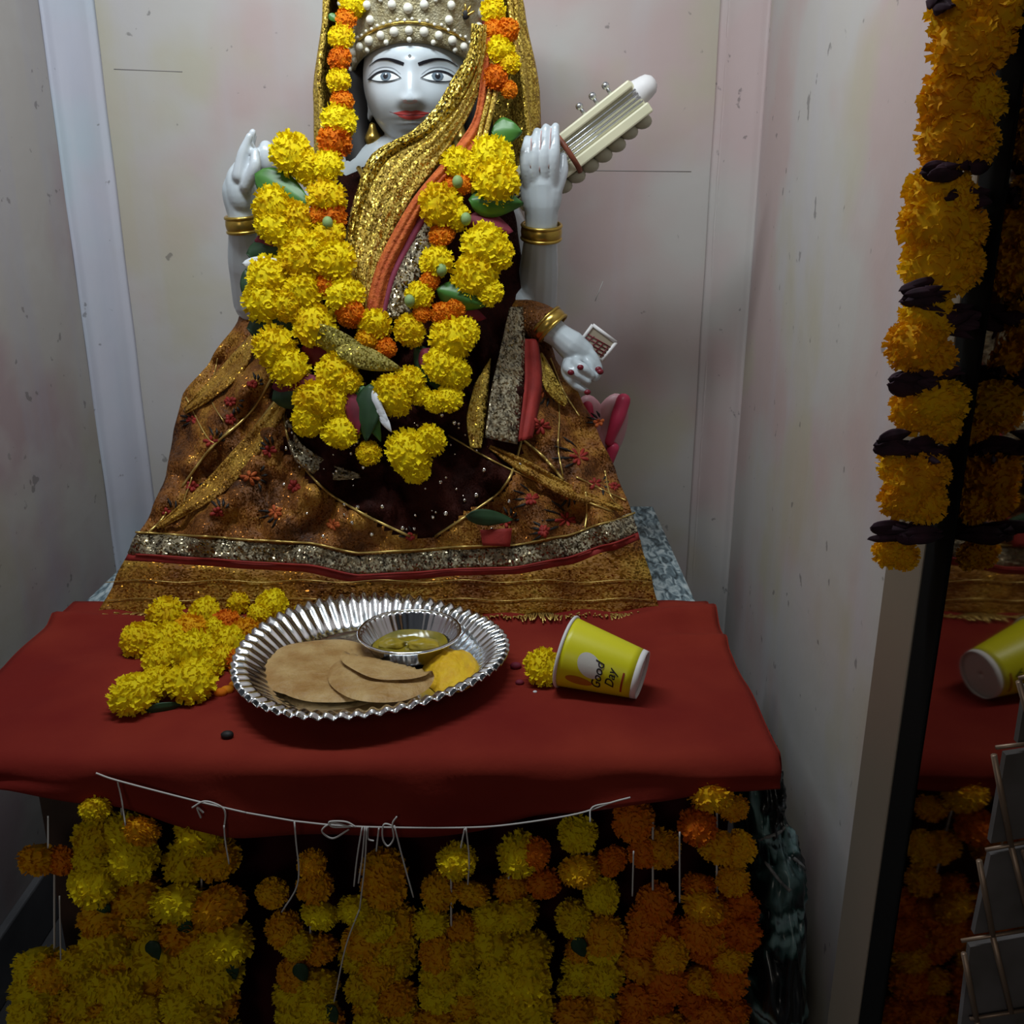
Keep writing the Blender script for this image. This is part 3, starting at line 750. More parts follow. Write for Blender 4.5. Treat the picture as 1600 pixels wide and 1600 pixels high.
for kind, t_ in K:
    row = []
    for s in S:
        px = colpx(s, 850); yb = interp(YBD, px)
        if kind == 't': py = lerp(248, yb, t_)
        elif kind == 'b': py = yb+30*t_
        elif kind == 's': py = yb+41
        else: py = lerp(yb+41, 962+4*math.sin(px*.05), t_)
        px = colpx(s, py)
        row.append((tent(px, py), px, py, kind))
    rws.append(row)
vv = [c[0] for r_ in rws for c in r_]
faces = {k: [] for k in parts}
for j in range(len(rws)-1):
    kind = rws[j+1][0][3]
    for i in range(NC-1):
        q_ = (j*NC+i, j*NC+i+1, (j+1)*NC+i+1, (j+1)*NC+i)
        if kind == 't':
            c = rws[j][i]; key = 'dress' if dress_zone(c[1]+4, c[2]+3) else 'drape'
        else: key = {'b': 'border', 's': 'stripe', 'h': 'hem'}[kind]
        faces[key].append(q_)
# side returns to the back
side_ids = {}
base = len(vv)
for sidx, sg in ((0, -1), (NC-1, 1)):
    for k in range(1, 7):
        for j in range(len(rws)):
            p = rws[j][sidx][0]; t_ = k/6
            tgtY = 1.42 if p.z < .75 else 1.30
            X = p.x - sg*(.03*t_ if p.z < .62 else .05*t_**2); vv.append(Vector((X, lerp(p.y, tgtY, t_), p.z if p.z > .475 else .475)))
    off_ = base
    for k in range(6):
        for j in range(len(rws)-1):
            a = (j*NC+sidx) if k == 0 else off_+(k-1)*len(rws)+j
            b = ((j+1)*NC+sidx) if k == 0 else off_+(k-1)*len(rws)+j+1
            c = off_+k*len(rws)+j+1; d_ = off_+k*len(rws)+j
            kind = rws[j+1][0][3]
            key = ('dress' if rws[j][sidx][2] < 476 else 'drape') if kind == 't' else {'b': 'border', 's': 'stripe', 'h': 'hem'}[kind]
            faces[key].append((a, b, c, d_))
    base = len(vv)
def sub(key, name, m, solid):
    idx = sorted({i for f in faces[key] for i in f}); mp = {a: b for b, a in enumerate(idx)}
    return MB().add([vv[i] for i in idx], [tuple(mp[i] for i in f) for f in faces[key]]).build(name, m, saree, solid=solid)
sub('dress', 'maroon_dress', M_dress, .003)
drape = sub('drape', 'tissue_drape', M_amber, .003)
border = sub('border', 'beaded_border', M_bead, .005)
sub('stripe', 'red_stripe', M_stripe, .003)
hem = sub('hem', 'gold_hem', M_hem, .003)
# hem lines, fringe
for dy in (7, 15):
    pts = [tent(x, 962-dy*3.6+2*math.sin(x*.05), .003) for x in range(165, 1022, 8)]
    MB().tube(pts, .0005, 5).build('woven_line', M_pipe, hem)
for yo in (-4, 31):
    pts = [tent(x, interp(YBD, x)+yo, .004) for x in range(212, 996, 6)]
    MB().tube(pts, .0013, 6).build('edge_cord', M_pipe if yo < 0 else M_stripe, border)
fr = MB()
for i in range(330):
    x = 152+i*2.66+R.uniform(-1, 1)
    if 395 < x < 700 and R.random() < .5: continue
    p = tent(x, 962+4*math.sin(x*.05), .001)
    e = p+Vector((R.uniform(-.004, .004), -R.uniform(.018, .032), 0)); e.z = TZ+.007+R.uniform(0, .003)
    mdl = p.lerp(e, .5)+Vector((R.uniform(-.002, .002), 0, .001))
    fr.tube([p, mdl, e], [.0011, .0011, .0008], 5)
f_ = fr.build('fringe', M_pipe, saree); f_['kind'] = 'stuff'
# piping lines across the tissue
def tline(pts, r, m, name, parent, off=.004):
    q_ = smooth_path([(x, y, 0) for x, y in pts], max(8, len(pts)*7))
    return MB().tube([tent(p.x, p.y, off) for p in q_], r, 6).build(name, m, parent)
for pts, r_ in ((((470, 575), (410, 655), (350, 735), (300, 790), (245, 824)), .0028), (((440, 560), (395, 640), (330, 700), (285, 760)), .0018), (((290, 620), (330, 690), (360, 670)), .0009),
                (((300, 745), (290, 790), (350, 760)), .0009), (((700, 680), (780, 725), (870, 765), (958, 800)), .0012), (((815, 685), (850, 715), (880, 750)), .0020),
                (((900, 745), (940, 765), (978, 782)), .0012), (((915, 768), (917, 800), (914, 825)), .0014), (((945, 735), (952, 770), (970, 798)), .0012),
                (((870, 600), (874, 650), (872, 700), (880, 745)), .0010), (((860, 560), (880, 610), (905, 650)), .0012), (((340, 560), (330, 620), (350, 660)), .0008),
                (((427, 560), (442, 640), (456, 700), (502, 760), (562, 800), (640, 838)), .0016), (((822, 640), (812, 700), (788, 760), (738, 800), (680, 838)), .0016), (((260, 800), (250, 815), (232, 832)), .0016)):
    tline(pts, r_, M_pipe, 'gold_piping', drape)
# embroidered flowers on the tissue
def motif(px, py, size, rot, m=M_motifred, dark=True):
    b = MB(); sz = size; k_n = R.choice((5, 6, 7, 8))
    for k in range(k_n):
        a = rot+k*math.tau/k_n+R.uniform(-.25, .25); l = R.uniform(.6, 1.0)
        pts = []
        for t_ in (.12, .5, .85, 1.): pts.append(tent(px+math.cos(a)*sz*t_*l, py+math.sin(a)*sz*t_*.85*l, .0028))
        b.tube(pts, [.0008, .0023, .0024, .0010], 6)
    o = b.build('embroidered_flower', m, drape)
    if dark:
        b = MB()
        for k in range(4):
            a = rot+1.2+k*.5
            b.tube([tent(px+math.cos(a)*sz*t_+sz*.3*math.sin(t_*2), py+math.sin(a)*sz*t_, .0028) for t_ in (.8, 1.25, 1.8)], [.0008, .0018, .0006], 5)
        b.build('embroidered_stem', M_motifblk, o)
for x, y, s in ((322, 612, 11), (360, 628, 13), (330, 690, 13), (262, 805, 15), (360, 655, 11), (300, 655, 10), (390, 745, 17), (345, 745, 13), (300, 760, 11), (420, 705, 13), (460, 760, 13), (430, 800, 14),
                (840, 560, 14), (850, 610, 15), (845, 665, 18), (905, 715, 22), (930, 755, 13), (885, 770, 13), (885, 812, 20), (935, 660, 10), (830, 780, 16), (790, 815, 13), (850, 830, 12), (960, 760, 10), (340, 800, 13), (395, 600, 10), (520, 820, 13), (640, 838, 9)):
    motif(x, y, s, R.uniform(0, 6), mat_ if False else (M_motifred if R.random() < .75 else M_orange), R.random() < .8)
# red embroidered strip and beaded vertical border at right
def tribbon(name, left, right, m, parent, off=.005, n=30, nu=7, wave=.0, solid=.002, taper=False):
    Lp = smooth_path([(x, y, 0) for x, y in left], n); Rp = smooth_path([(x, y, 0) for x, y in right], n)
    b = MB()
    def fn(u, w_):
        i = int(w_*(n-1)+.5); q_ = Lp[i].lerp(Rp[i], .5+(u-.5)*math.sin(math.pi*(.04+.92*w_))**.7 if taper else u)
        return tent(q_.x, q_.y, off+wave*math.sin(u*9+w_*3), fold=False)
    b.grid(fn, nu, n); return b.build(name, m, parent, solid=solid)
tribbon('beaded_strip', [(796, 480), (782, 545), (768, 610), (758, 684)], [(816, 480), (820, 545), (816, 610), (808, 694)], M_bead, saree, .024, wave=.002)
tribbon('red_strip', [(818, 530), (820, 600), (810, 690)], [(840, 530), (846, 600), (832, 684)], M_stripe, saree, .022, wave=.003)
tribbon('gold_strip', [(742, 600), (730, 650), (735, 700)], [(766, 560), (760, 640), (752, 700)], M_goldcloth, saree, .018, wave=.002)
MB().limb([P(806, 502, 1.226), P(825, 502, 1.212), P(846, 505, 1.199)], [.028, .026, .0235]).build('sleeve', M_amber, saree)
for nm, lf, rt, mm in (('gold_fold', [(452, 590), (395, 668), (322, 748), (236, 816)], [(474, 604), (420, 690), (348, 772), (262, 830)], M_ambergold), ('gold_fold', [(770, 690), (830, 722), (900, 760), (975, 786)], [(760, 706), (820, 742), (890, 780), (972, 806)], M_ambergold),
                       ('gold_fold', [(400, 500), (370, 545), (330, 590), (285, 625)], [(412, 530), (385, 575), (345, 615), (292, 660)], M_ambergold), ('gold_fold', [(455, 640), (470, 690), (520, 725), (560, 735)], [(440, 680), (465, 725), (520, 750), (565, 752)], M_bead),
                       ('gold_fold', [(850, 545), (868, 590), (890, 620)], [(838, 560), (850, 605), (880, 645)], M_goldcloth)):
    tribbon(nm, lf, rt, mm, saree, .010, wave=.0022, nu=12, taper=True)
# sequins
sq = MB()
for i in range(150):
    x = R.uniform(430, 830); y = R.uniform(600, 845)
    if dress_zone(x, y) or R.random() < .4:
        p = tent(x, y, .005); r_ = R.uniform(.0010, .0030)
        sq.ell(p, (r_, r_*.4, r_), Matrix.Rotation(R.uniform(-.5, .5), 3, 'X'), 8, 5)
o = sq.build('sequins', M_seq, saree); o['kind'] = 'stuff'
# kumkum-red cloth scraps and leaf under the lap
for x0, x1, y0, y1 in ((705, 735, 820, 842), (750, 800, 828, 852)):
    tribbon('red_patch', [(x0, y0), (x0+4, y1)], [(x1, y0-3), (x1-3, y1+2)], M_redp if False else M_stripe, saree, .007, n=6, nu=5)

# veil: hood round the head and the sash crossing face and chest
veil = thing('gold_veil', 'gold tissue veil from the crown crossing right cheek and chest', 'veil', (H0.x, 1.22, H0.z-.1))
mb = MB()
def hood(u, w_):
    a = math.radians(lerp(-205, 25, u))            # left front edge, round the back, right front edge
    z = lerp(.150, -.115, w_)
    rx = interp([(0, .085), (.25, .112), (.6, .128), (1, .132)], w_); rx *= (1.06 if math.cos(a) > 0 else 1.0)
    ry = .085+.03*w_
    k = 1+.035*math.sin(u*60+w_*4)
    p = H0+Vector((.006+rx*k*math.cos(a), .035-ry*k*math.sin(a)*1.0*(1 if math.sin(a) < 0 else .9), z))
    return p
mb.grid(hood, 90, 36); mb.build('hood', M_goldcloth, veil, solid=.002)
for u in (0, .02, .98, 1.0):
    MB().tube([hood(u, i/24)+Vector((0, -.003, 0)) for i in range(25)], .0032, 8).build('edge_roll', M_goldcloth, veil)
def ribbon(name, left, right, m, parent, n=44, nu=14, wave=.0, freq=20, solid=.0012):
    Lp = smooth_path([P(*p) for p in left], n); Rp = smooth_path([P(*p) for p in right], n)
    b = MB()
    def fn(u, w_):
        i = int(w_*(n-1)+.5); q_ = Lp[i].lerp(Rp[i], u)
        return q_+Vector((0, -.006*math.sin(u*math.pi)-wave*math.sin(u*freq+w_*5), 0))
    b.grid(fn, nu, n); return b.build(name, m, parent, solid=solid)
NL = [(745, 40, 1.168), (740, 85, 1.158), (724, 128, 1.156), (700, 168, 1.150), (664, 206, 1.146), (600, 243, 1.148), (566, 300, 1.143), (550, 365, 1.138), (548, 425, 1.128), (562, 485, 1.118)]
NRt = [(764, 40, 1.180), (760, 90, 1.172), (752, 135, 1.168), (730, 185, 1.158), (704, 225, 1.148), (682, 262, 1.142), (645, 312, 1.138), (612, 375, 1.132), (590, 430, 1.124), (580, 490, 1.114)]
ribbon('gold_net_sash', NL, NRt, M_goldcloth, veil, wave=.0022, freq=26)
ribbon('net_edge', [(x-8-10*(120 < y < 260), y-3, Y-.003) for x, y, Y in NL], [(x+10, y+2, Y-.003) for x, y, Y in NL], M_goldnet, veil, wave=.001)
ribbon('orange_edging', [(757, 60, 1.176), (752, 110, 1.168), (742, 180, 1.160), (715, 225, 1.150), (690, 256, 1.139), (645, 310, 1.134), (606, 378, 1.127), (584, 430, 1.119), (570, 488, 1.109)],
       [(774, 60, 1.182), (768, 120, 1.176), (758, 195, 1.168), (738, 236, 1.152), (708, 268, 1.139), (668, 316, 1.134), (634, 378, 1.127), (610, 430, 1.119), (596, 492, 1.109)], M_orange, veil, wave=.0018, freq=14)
ribbon('magenta_lining', [(700, 268, 1.145), (664, 318, 1.140), (630, 380, 1.133), (606, 432, 1.124), (592, 492, 1.114)], [(716, 275, 1.146), (682, 325, 1.141), (645, 385, 1.133), (620, 435, 1.124), (604, 494, 1.114)], M_magenta, veil, n=24, nu=5)
ribbon('beaded_sash_border', [(700, 285, 1.145), (674, 325, 1.139), (640, 385, 1.130), (616, 435, 1.121), (600, 496, 1.112)], [(722, 300, 1.150), (704, 350, 1.142), (672, 400, 1.132), (655, 450, 1.122), (640, 500, 1.114)], M_bead, veil, n=30, nu=8)
for dx in (0, 16):
    MB().tube(smooth_path([P(770+dx*.4, 70, 1.172), P(768+dx*.5, 130, 1.165), P(754+dx*.6, 190, 1.158), P(742+dx*.5, 240, 1.152)], 20), .0030, 8).build('edge_roll', M_goldcloth, veil)
# gold-net wrapped fold below the chest
leaf('net_fold', P(470, 508, 1.080), P(606, 574, 1.074), .026, M_olivenet, veil, bend=.08)
leaf('net_fold', P(524, 545, 1.068), P(630, 578, 1.064), .024, M_olivenet, veil, bend=.10)

# ------------------------------------------------------------ chest garland
GY = [(200, 1.150), (250, 1.145), (330, 1.128), (420, 1.112), (500, 1.094), (560, 1.078), (620, 1.066), (680, 1.056), (740, 1.046)]
gar = thing('flower_garland', 'thick garland of yellow and orange marigolds with leaves on the idol chest', 'garland', P(620, 740, 1.05))
CH = [(455,240,33,'Y'),(512,258,26,'Y'),(478,262,26,'Y'),(510,308,31,'Y'),(518,338,23,'O'),(500,335,18,'O'),(428,325,34,'Y'),(430,352,32,'Y'),(462,345,30,'Y'),(470,368,26,'Y'),(512,366,27,'Y'),
      (470,405,36,'Y'),(520,408,36,'Y'),(495,388,26,'Y'),(420,432,34,'Y'),(515,445,21,'O'),(475,457,32,'Y'),(415,472,36,'Y'),(452,478,26,'Y'),(538,460,31,'Y'),(548,490,23,'O'),(492,507,35,'Y'),(585,508,28,'Y'),(575,530,20,'A'),
      (430,542,36,'Y'),(452,575,34,'Y'),(525,582,33,'Y'),(545,600,22,'Y'),(495,628,36,'Y'),(532,672,32,'Y'),(484,655,28,'Y'),(525,630,30,'Y'),(612,618,34,'Y'),(640,597,27,'Y'),(655,615,18,'Y'),(640,517,26,'Y'),
      (705,530,36,'Y'),(728,520,24,'Y'),(690,570,30,'Y'),(712,585,26,'Y'),(700,622,24,'Y'),(680,628,18,'Y'),(640,706,37,'Y'),(672,688,26,'Y'),(576,708,19,'Y'),(648,732,24,'Y'),
      (715,256,27,'Y'),(768,246,36,'Y'),(775,285,38,'Y'),(745,262,24,'Y'),(690,322,36,'Y'),(712,338,24,'Y'),(690,366,21,'O'),(722,288,16,'O'),(704,292,15,'O'),(758,384,38,'Y'),(775,398,28,'Y'),(682,408,27,'Y'),(742,435,38,'Y'),(762,456,24,'Y'),
      (672,438,16,'O'),(655,462,23,'Y'),(690,490,19,'O'),(712,482,16,'O'),(604,544,17,'O'),(660,490,15,'O')]
for x, y, r_, c in CH:
    Y = interp(GY, y)-R.uniform(0, .006); marigold(P(x, y, Y), r_*mpp(Y, y)*1.03, c, (0, -1, .35), gar)
def px_leaf(name, a, b, wpx, m, dy=.0, parent=gar, **kw):
    Ya = interp(GY, a[1])+dy; Yb = interp(GY, b[1])+dy
    return leaf(name, P(*a, Ya), P(*b, Yb), wpx*mpp(Ya, a[1]), m, parent, **kw)
px_leaf('leaf', (398, 272), (488, 322), 50, M_leaf, .004); px_leaf('leaf', (732, 312), (818, 318), 44, M_leaf, -.004, cup=.5)
px_leaf('leaf', (768, 205), (816, 206), 40, M_leaf, .01); px_leaf('leaf', (385, 396), (455, 388), 36, M_leafd, .006)
px_leaf('leaf', (386, 512), (466, 505), 46, M_leafd, .004); px_leaf('leaf', (425, 625), (510, 596), 46, M_leafd, .003)
px_leaf('leaf', (682, 452), (760, 478), 40, M_leaf, -.004, cup=.5); px_leaf('leaf', (578, 600), (572, 690), 40, M_leafd, -.010)
px_leaf('leaf', (650, 540), (700, 620), 36, M_leafd, .010); px_leaf('leaf', (560, 600), (595, 690), 30, M_leaf, -.004)
px_leaf('leaf', (385, 420), (395, 490), 24, M_leafd, .010)
px_leaf('petal', (728, 345), (802, 362), 44, M_rose, .004, cup=.6); px_leaf('petal', (398, 376), (450, 384), 26, M_rose, .004)
px_leaf('petal', (425, 606), (500, 590), 34, M_rose, .000); px_leaf('petal', (548, 612), (560, 680), 26, M_rose, -.008)
px_leaf('petal', (660, 545), (690, 590), 34, M_rose, .006); px_leaf('petal', (470, 545), (530, 560), 40, M_rose, .012)
px_leaf('petal', (690, 478), (760, 498), 34, M_rose, .008); px_leaf('petal', (395, 478), (450, 492), 30, M_rose, .006)
px_leaf('white_petal', (378, 412), (450, 410), 18, M_white, -.002)
for k in range(5): px_leaf('white_petal', (582+k*3, 610+k*9), (600+k*3, 655+k*5), 12, M_white, -.013)
for x, y in ((715, 284), (728, 342), (512, 348), (690, 422), (640, 470)):
    Y = interp(GY, y)-.014; MB().ell(P(x, y, Y), (.006, .006, .007), nu=10, nv=8).build('bud', M_bud, gar)
# leaf lying on the lap
o = leaf('fallen_leaf', tent(728, 806, .012), tent(802, 812, .012), .018, M_leafd, None, bend=.05)
tag(o, 'single dark green leaf caught on the saree below the lap', 'leaf')
# head garland
hg = thing('head_garland', 'string of alternating yellow and orange marigolds framing the crown', 'garland', H0+Vector((0, -.02, -.06)))
for x, y, r_, c in ((552, 6, 22, 'Y'), (533, 58, 21, 'Y'), (531, 92, 19, 'O'), (529, 126, 20, 'Y'), (535, 157, 18, 'O'), (530, 188, 27, 'Y'), (523, 222, 26, 'O'), (540, 30, 17, 'O'),
                    (770, 16, 20, 'Y'), (792, 48, 19, 'O'), (770, 46, 16, 'O'), (782, 80, 22, 'Y'), (796, 98, 18, 'Y'), (774, 122, 20, 'O'), (795, 140, 14, 'O')):
    Y = interp([(0, 1.185), (120, 1.165), (230, 1.150)], y); marigold(P(x, y, Y), r_*mpp(Y, y)*1.05, c, (0, -1, .2), hg)
leaf('leaf', P(514, 22, 1.18), P(528, 34, 1.18), .008, M_leaf, hg)

# ------------------------------------------------------------ silver plate with food
pc = Vector((-.140, .889, TZ+.0085))
plate = thing('silver_plate', 'silver foil paper plate with fluted rim holding fried bread', 'plate', pc)
def squash(p):
    q_ = p-pc; k = 1-.16*q_.x/.13
    return Vector((pc.x+q_.x, pc.y+q_.y*k+.05*q_.x*(1 if q_.x < 0 else 1)*.3, p.z))
def plate_fn(c, prof, nfl, amp, sq=None):
    def fn(u, w_):
        k = w_*(len(prof)-1); i = min(int(k), len(prof)-2); t_ = k-i
        r_ = lerp(prof[i][0], prof[i+1][0], t_); z = lerp(prof[i][1], prof[i+1][1], t_); a_ = lerp(prof[i][2], prof[i+1][2], t_)
        a = u*math.tau; wv = math.sin(a*nfl)
        r2 = r_+a_*amp*.4*wv; p = c+Vector((r2*math.cos(a), r2*math.sin(a), z+a_*amp*wv))
        return sq(p) if sq else p
    return fn
mb = MB(); mb.grid(plate_fn(pc, [(.001, 0, 0), (.05, 0, 0), (.094, 0, 0), (.100, .003, .15), (.112, .014, .7), (.124, .024, 1), (.133, .0265, 1.1), (.137, .024, 1.1)], 64, .0021, squash), 512, 29, closed=True)
mb.build('dish', M_silver, plate, solid=.0008)
bc_ = Vector((-.107, .926, TZ+.0105))
bowl = thing('foil_bowl', 'small silver foil bowl of curry resting on the silver plate', 'bowl', bc_)
mb = MB(); mb.grid(plate_fn(bc_, [(.001, 0, 0), (.034, 0, 0), (.038, .003, .3), (.045, .014, .8), (.0505, .023, .8), (.0525, .024, .3), (.0535, .0225, .2)], 40, .0012), 320, 22, closed=True)
mb.build('shell', M_silver, bowl, solid=.0007)
torus('rolled_rim', bc_+Vector((0, 0, .024)), (0, 0, 1), .0530, .0018, M_silver, bowl, 60)
cu = MB(); cu.grid(lambda u, w_: bc_+Vector(((.0395*w_*math.cos(u*math.tau)), (.0395*w_*math.sin(u*math.tau)), .0080+.004*noise.noise(Vector((u*6, w_*5, 0)))*(1 if 0 < u < 1 else 0))), 48, 10, closed=True)
o = cu.build('curry', M_curry); tag(o, 'yellow green curry pooled in the small foil bowl', 'curry'); o['kind'] = 'stuff'
def lump(label, c, r, seed):
    b = MB()
    def fn(u, w_):
        a = math.pi*(.002+.996*w_); t_ = u*math.tau; n = Vector((math.sin(a)*math.cos(t_), math.sin(a)*math.sin(t_), math.cos(a)))
        k = 1+.35*noise.noise(n*1.7+Vector((seed, 0, 0))); return bc_+Vector(c)+Vector((n.x*r[0]*k, n.y*r[1]*k, n.z*r[2]*k))
    b.grid(fn, 24, 16, closed=True); tag(b.build('potato_piece', M_potato), label, 'potato', 'potato pieces in the foil bowl')
lump('yellow green potato piece at the right side of the foil bowl', (.014, -.006, .0105), (.017, .010, .006), 1.)
lump('yellow green potato piece at the left side of the foil bowl', (-.019, -.003, .0105), (.013, .009, .005), 4.)
def puri(name, label, c, rx, ry, rot, seed, fold=None, tilt=(0, 0)):
    b = MB(); c = Vector(c); Mr = Matrix.Rotation(math.radians(rot), 3, 'Z')
    def top(u, w_, s):
        a = u*math.tau; edge = 1+.05*noise.noise(Vector((math.cos(a)*1.3, math.sin(a)*1.3, seed)))
        x, y = rx*edge*w_*math.cos(a), ry*edge*w_*math.sin(a)
        z = s*.0024*math.sqrt(max(0, 1-w_**6))+.0022*noise.noise(Vector((x*34, y*34, seed)))
        if s > 0: z += .003*(1-w_**3)
        if fold and y > fold[0]:
            y2 = y-fold[0]; y = fold[0]-y2*.93; z = fold[1]-z*.4
            if y2 < .006: y = fold[0]+.003*math.sin(y2/.006*math.pi); z = lerp(0, fold[1], y2/.006)
        z += tilt[0]*x+tilt[1]*y
        return c+Mr @ Vector((x, y, 0))+Vector((0, 0, z))
    b.grid(lambda u, w_: top(u, .002+w_*.998, 1), 64, 22, closed=True)
    b.grid(lambda u, w_: top(u, .002+w_*.998, -1), 64, 22, closed=True)
    o = b.build(name, M_puri, recalc=False); return tag(o, label, 'bread', 'fried breads on the silver plate')
puri('fried_bread', 'flat round fried bread at the left of the silver plate', (-.196, .884, TZ+.0150), .062, .056, 10, 1.0, tilt=(0, .05))
puri('fried_bread', 'fried bread lying under the round one at plate front', (-.176, .856, TZ+.0120), .056, .040, -5, 5.0)
puri('fried_bread', 'fried bread at the plate front with its far half folded over', (-.128, .853, TZ+.0220), .054, .046, -22, 3.0, (.012, .0085), tilt=(-.03, .10))
# yellow sweet rice
def mound(u, w_):
    a = u*math.tau; r_ = w_*(.036+.006*noise.noise(Vector((math.cos(a)*2, math.sin(a)*2, 8))))
    return Vector((-.062+r_*math.cos(a)*.85, .884+r_*math.sin(a)*1.25, TZ+.0095+.018*(1-w_**2)+.0030*noise.noise(Vector((r_*math.cos(a)*160, r_*math.sin(a)*160, 1)))*(1-w_)**.3))
mb = MB(); mb.grid(mound, 56, 22, closed=True)
o = mb.build('sweet_semolina', M_sweet); tag(o, 'heap of bright yellow sweet semolina at right of plate', 'sweet'); o['kind'] = 'stuff'

# ------------------------------------------------------------ paper cup lying on its side
ca = PZ(886, 1018, TZ+.040); cb = PZ(1004, 1055, TZ+.0285)
cup = thing('paper_cup', 'yellow printed paper cup lying on its side beside the plate', 'cup', (ca+cb)/2-Vector((0, 0, .03)))
cd = (cb-ca); CL = cd.length; cd.normalize()
cu_ = Vector((0, 0, 1))-cd*cd.z; cu_.normalize(); cs = cd.cross(cu_).normalized()
R0, R1 = .0345, .0232
def cup_pt(t_, a, off=0.): r_ = lerp(R0, R1, t_)+off; return ca+cd*(CL*t_)+(cu_*math.cos(a)+cs*math.sin(a))*r_
mb = MB(); mb.grid(lambda u, w_: cup_pt(w_*.93, u*math.tau), 56, 12, closed=True); mb.build('sleeve', M_cup, cup, solid=.0007)
mb = MB(); mb.grid(lambda u, w_: cup_pt(.93+.07*w_, u*math.tau), 56, 3, closed=True); mb.build('foot', M_cupw, cup, solid=.0010)
mb = MB(); mb.grid(lambda u, w_: cup_pt(.955, u*math.tau, -R1*(1-w_)*.98), 56, 6, closed=True); mb.build('bottom', M_cupw, cup, solid=.0008)
mb = MB(); mb.grid(lambda u, w_: cup_pt(w_*.95, u*math.tau, -.0012), 56, 10, closed=True); mb.build('lining', M_cupw, cup, recalc=False)
torus('rolled_rim', ca, cd, R0+.0006, .0017, M_cupw, cup, 56)
# find angle facing the camera
def cup_ang(px, py):
    best = None
    for ti in range(0, 101, 2):
        for k in range(180):
            a = k/180*math.tau; p = cup_pt(ti/100, a); n = (cu_*math.cos(a)+cs*math.sin(a))
            if n.dot(C0-p) < 0: continue
            v_ = p-C0; dd = v_.y*CP-v_.z*SP; sx_ = 800+F*v_.x/dd; sy_ = 800-F*(v_.y*SP+v_.z*CP)/dd
            e = (sx_-px)**2+(sy_-py)**2
            if best is None or e < best[0]: best = (e, ti/100, a)
    return best[1], best[2]
def cup_patch(name, cx, cy, lt, la, m, off, rot=0.):
    t0, a0 = cup_ang(cx, cy); b = MB()
    def fn(u, w_):
        A_ = u*math.tau; x = lt*w_*math.cos(A_); y = la*w_*math.sin(A_)
        return cup_pt(t0+x*math.cos(rot)-y*math.sin(rot), a0+(x*math.sin(rot)+y*math.cos(rot))*3.0, off)
    b.grid(fn, 30, 6, closed=True); return b.build(name, m, cup, recalc=False)
cup_patch('pale_logo', 922, 1042, .17, .12, M_cuplogo, .0007, .5)
cup_patch('brown_print', 903, 1063, .17, .055, M_cupbrown, .0006, .1)
dirsgn = 1
ta_, aa_ = cup_ang(940, 1040); tb_, ab_ = cup_ang(934, 1070)
dirsgn = -1 if ((ab_-aa_+math.pi) % math.tau-math.pi) > 0 else 1      # reading direction runs upward in the picture
def cup_text(txt, cx, cy, h, m):
    cv = bpy.data.curves.new('lettering', 'FONT'); cv.body = txt; cv.size = 1; cv.align_x = 'CENTER'; cv.shear = .35; cv.offset = .012
    to = bpy.data.objects.new('lettering', cv); COL.objects.link(to)
    me_ = bpy.data.meshes.new_from_object(to.evaluated_get(bpy.context.evaluated_depsgraph_get())); bpy.data.objects.remove(to)
    bm = bmesh.new(); bm.from_mesh(me_); bmesh.ops.triangulate(bm, faces=bm.faces)
    bmesh.ops.subdivide_edges(bm, edges=[e for e in bm.edges if e.calc_length() > .15], cuts=2); bmesh.ops.triangulate(bm, faces=bm.faces)
    t0, a0 = cup_ang(cx, cy); vs = []
    for v_ in bm.verts:
        t_ = t0+(.3-v_.co.y)*h/CL
        vs.append(cup_pt(t_, a0+dirsgn*v_.co.x*h*.95/lerp(R0, R1, t_), .0011))
    fs = [[v_.index for v_ in f.verts] for f in bm.faces]; bm.free()
    MB().add(vs, fs).build('lettering', m, cup, smooth=False, recalc=False)
cup_text('Good', 935, 1057, .0125, M_ink); cup_text('Day', 953, 1061, .0120, M_ink)
t0, a0 = cup_ang(971, 1068)
mb = MB(); mb.grid(lambda u, w_: cup_pt(t0-.012+.024*u, a0-.42+.84*w_, .0009), 3, 14); mb.build('red_line', M_inkred, cup, recalc=False)

# ------------------------------------------------------------ loose flowers on the cloth
PG = 'loose marigolds heaped left of the silver plate'
pile = [(258,960,30,'Y','yellow marigold at the back left of the heap against the saree hem'), (320,958,26,'Y','yellow marigold in the back row of the heap, second from left'), (372,942,22,'Y','small yellow marigold at the back of the heap by the fringe'),
        (425,945,27,'Y','yellow marigold touching the silver plate rim at the back of the heap'), (405,960,20,'Y','small yellow marigold squeezed before the back row bloom nearest the plate'), (218,1000,30,'Y','yellow marigold at the left side of the heap, largest there'),
        (262,1000,28,'Y','yellow marigold in the heap middle row, second from left'), (300,985,26,'A','amber tinted marigold just behind the centre bloom of the heap'), (350,975,24,'O','orange tinged marigold deep in the heap near its back'), (300,1018,32,'Y','large yellow marigold at the very centre of the heap'), (355,1005,27,'Y','yellow marigold directly right of the heap centre bloom'), (385,990,24,'A','amber marigold in the heap next to the plate rim'),
        (250,1030,24,'Y','small yellow marigold below and left of the heap centre bloom'), (345,1030,22,'Y','small yellow marigold below and right of the heap centre bloom'), (210,1085,32,'Y','frontmost yellow marigold of the heap at its left corner'), (245,1068,26,'Y','yellow marigold in the heap front row, second from left'), (300,1065,34,'Y','large yellow marigold at the front right of the heap'), (325,1045,22,'Y','small yellow marigold just behind the large front right bloom'),
        (375,1035,20,'O','orange marigold petals bunch half under the silver plate rim'), (335,985,20,'Y','smallest yellow marigold, beside the orange tinted one in the heap')]
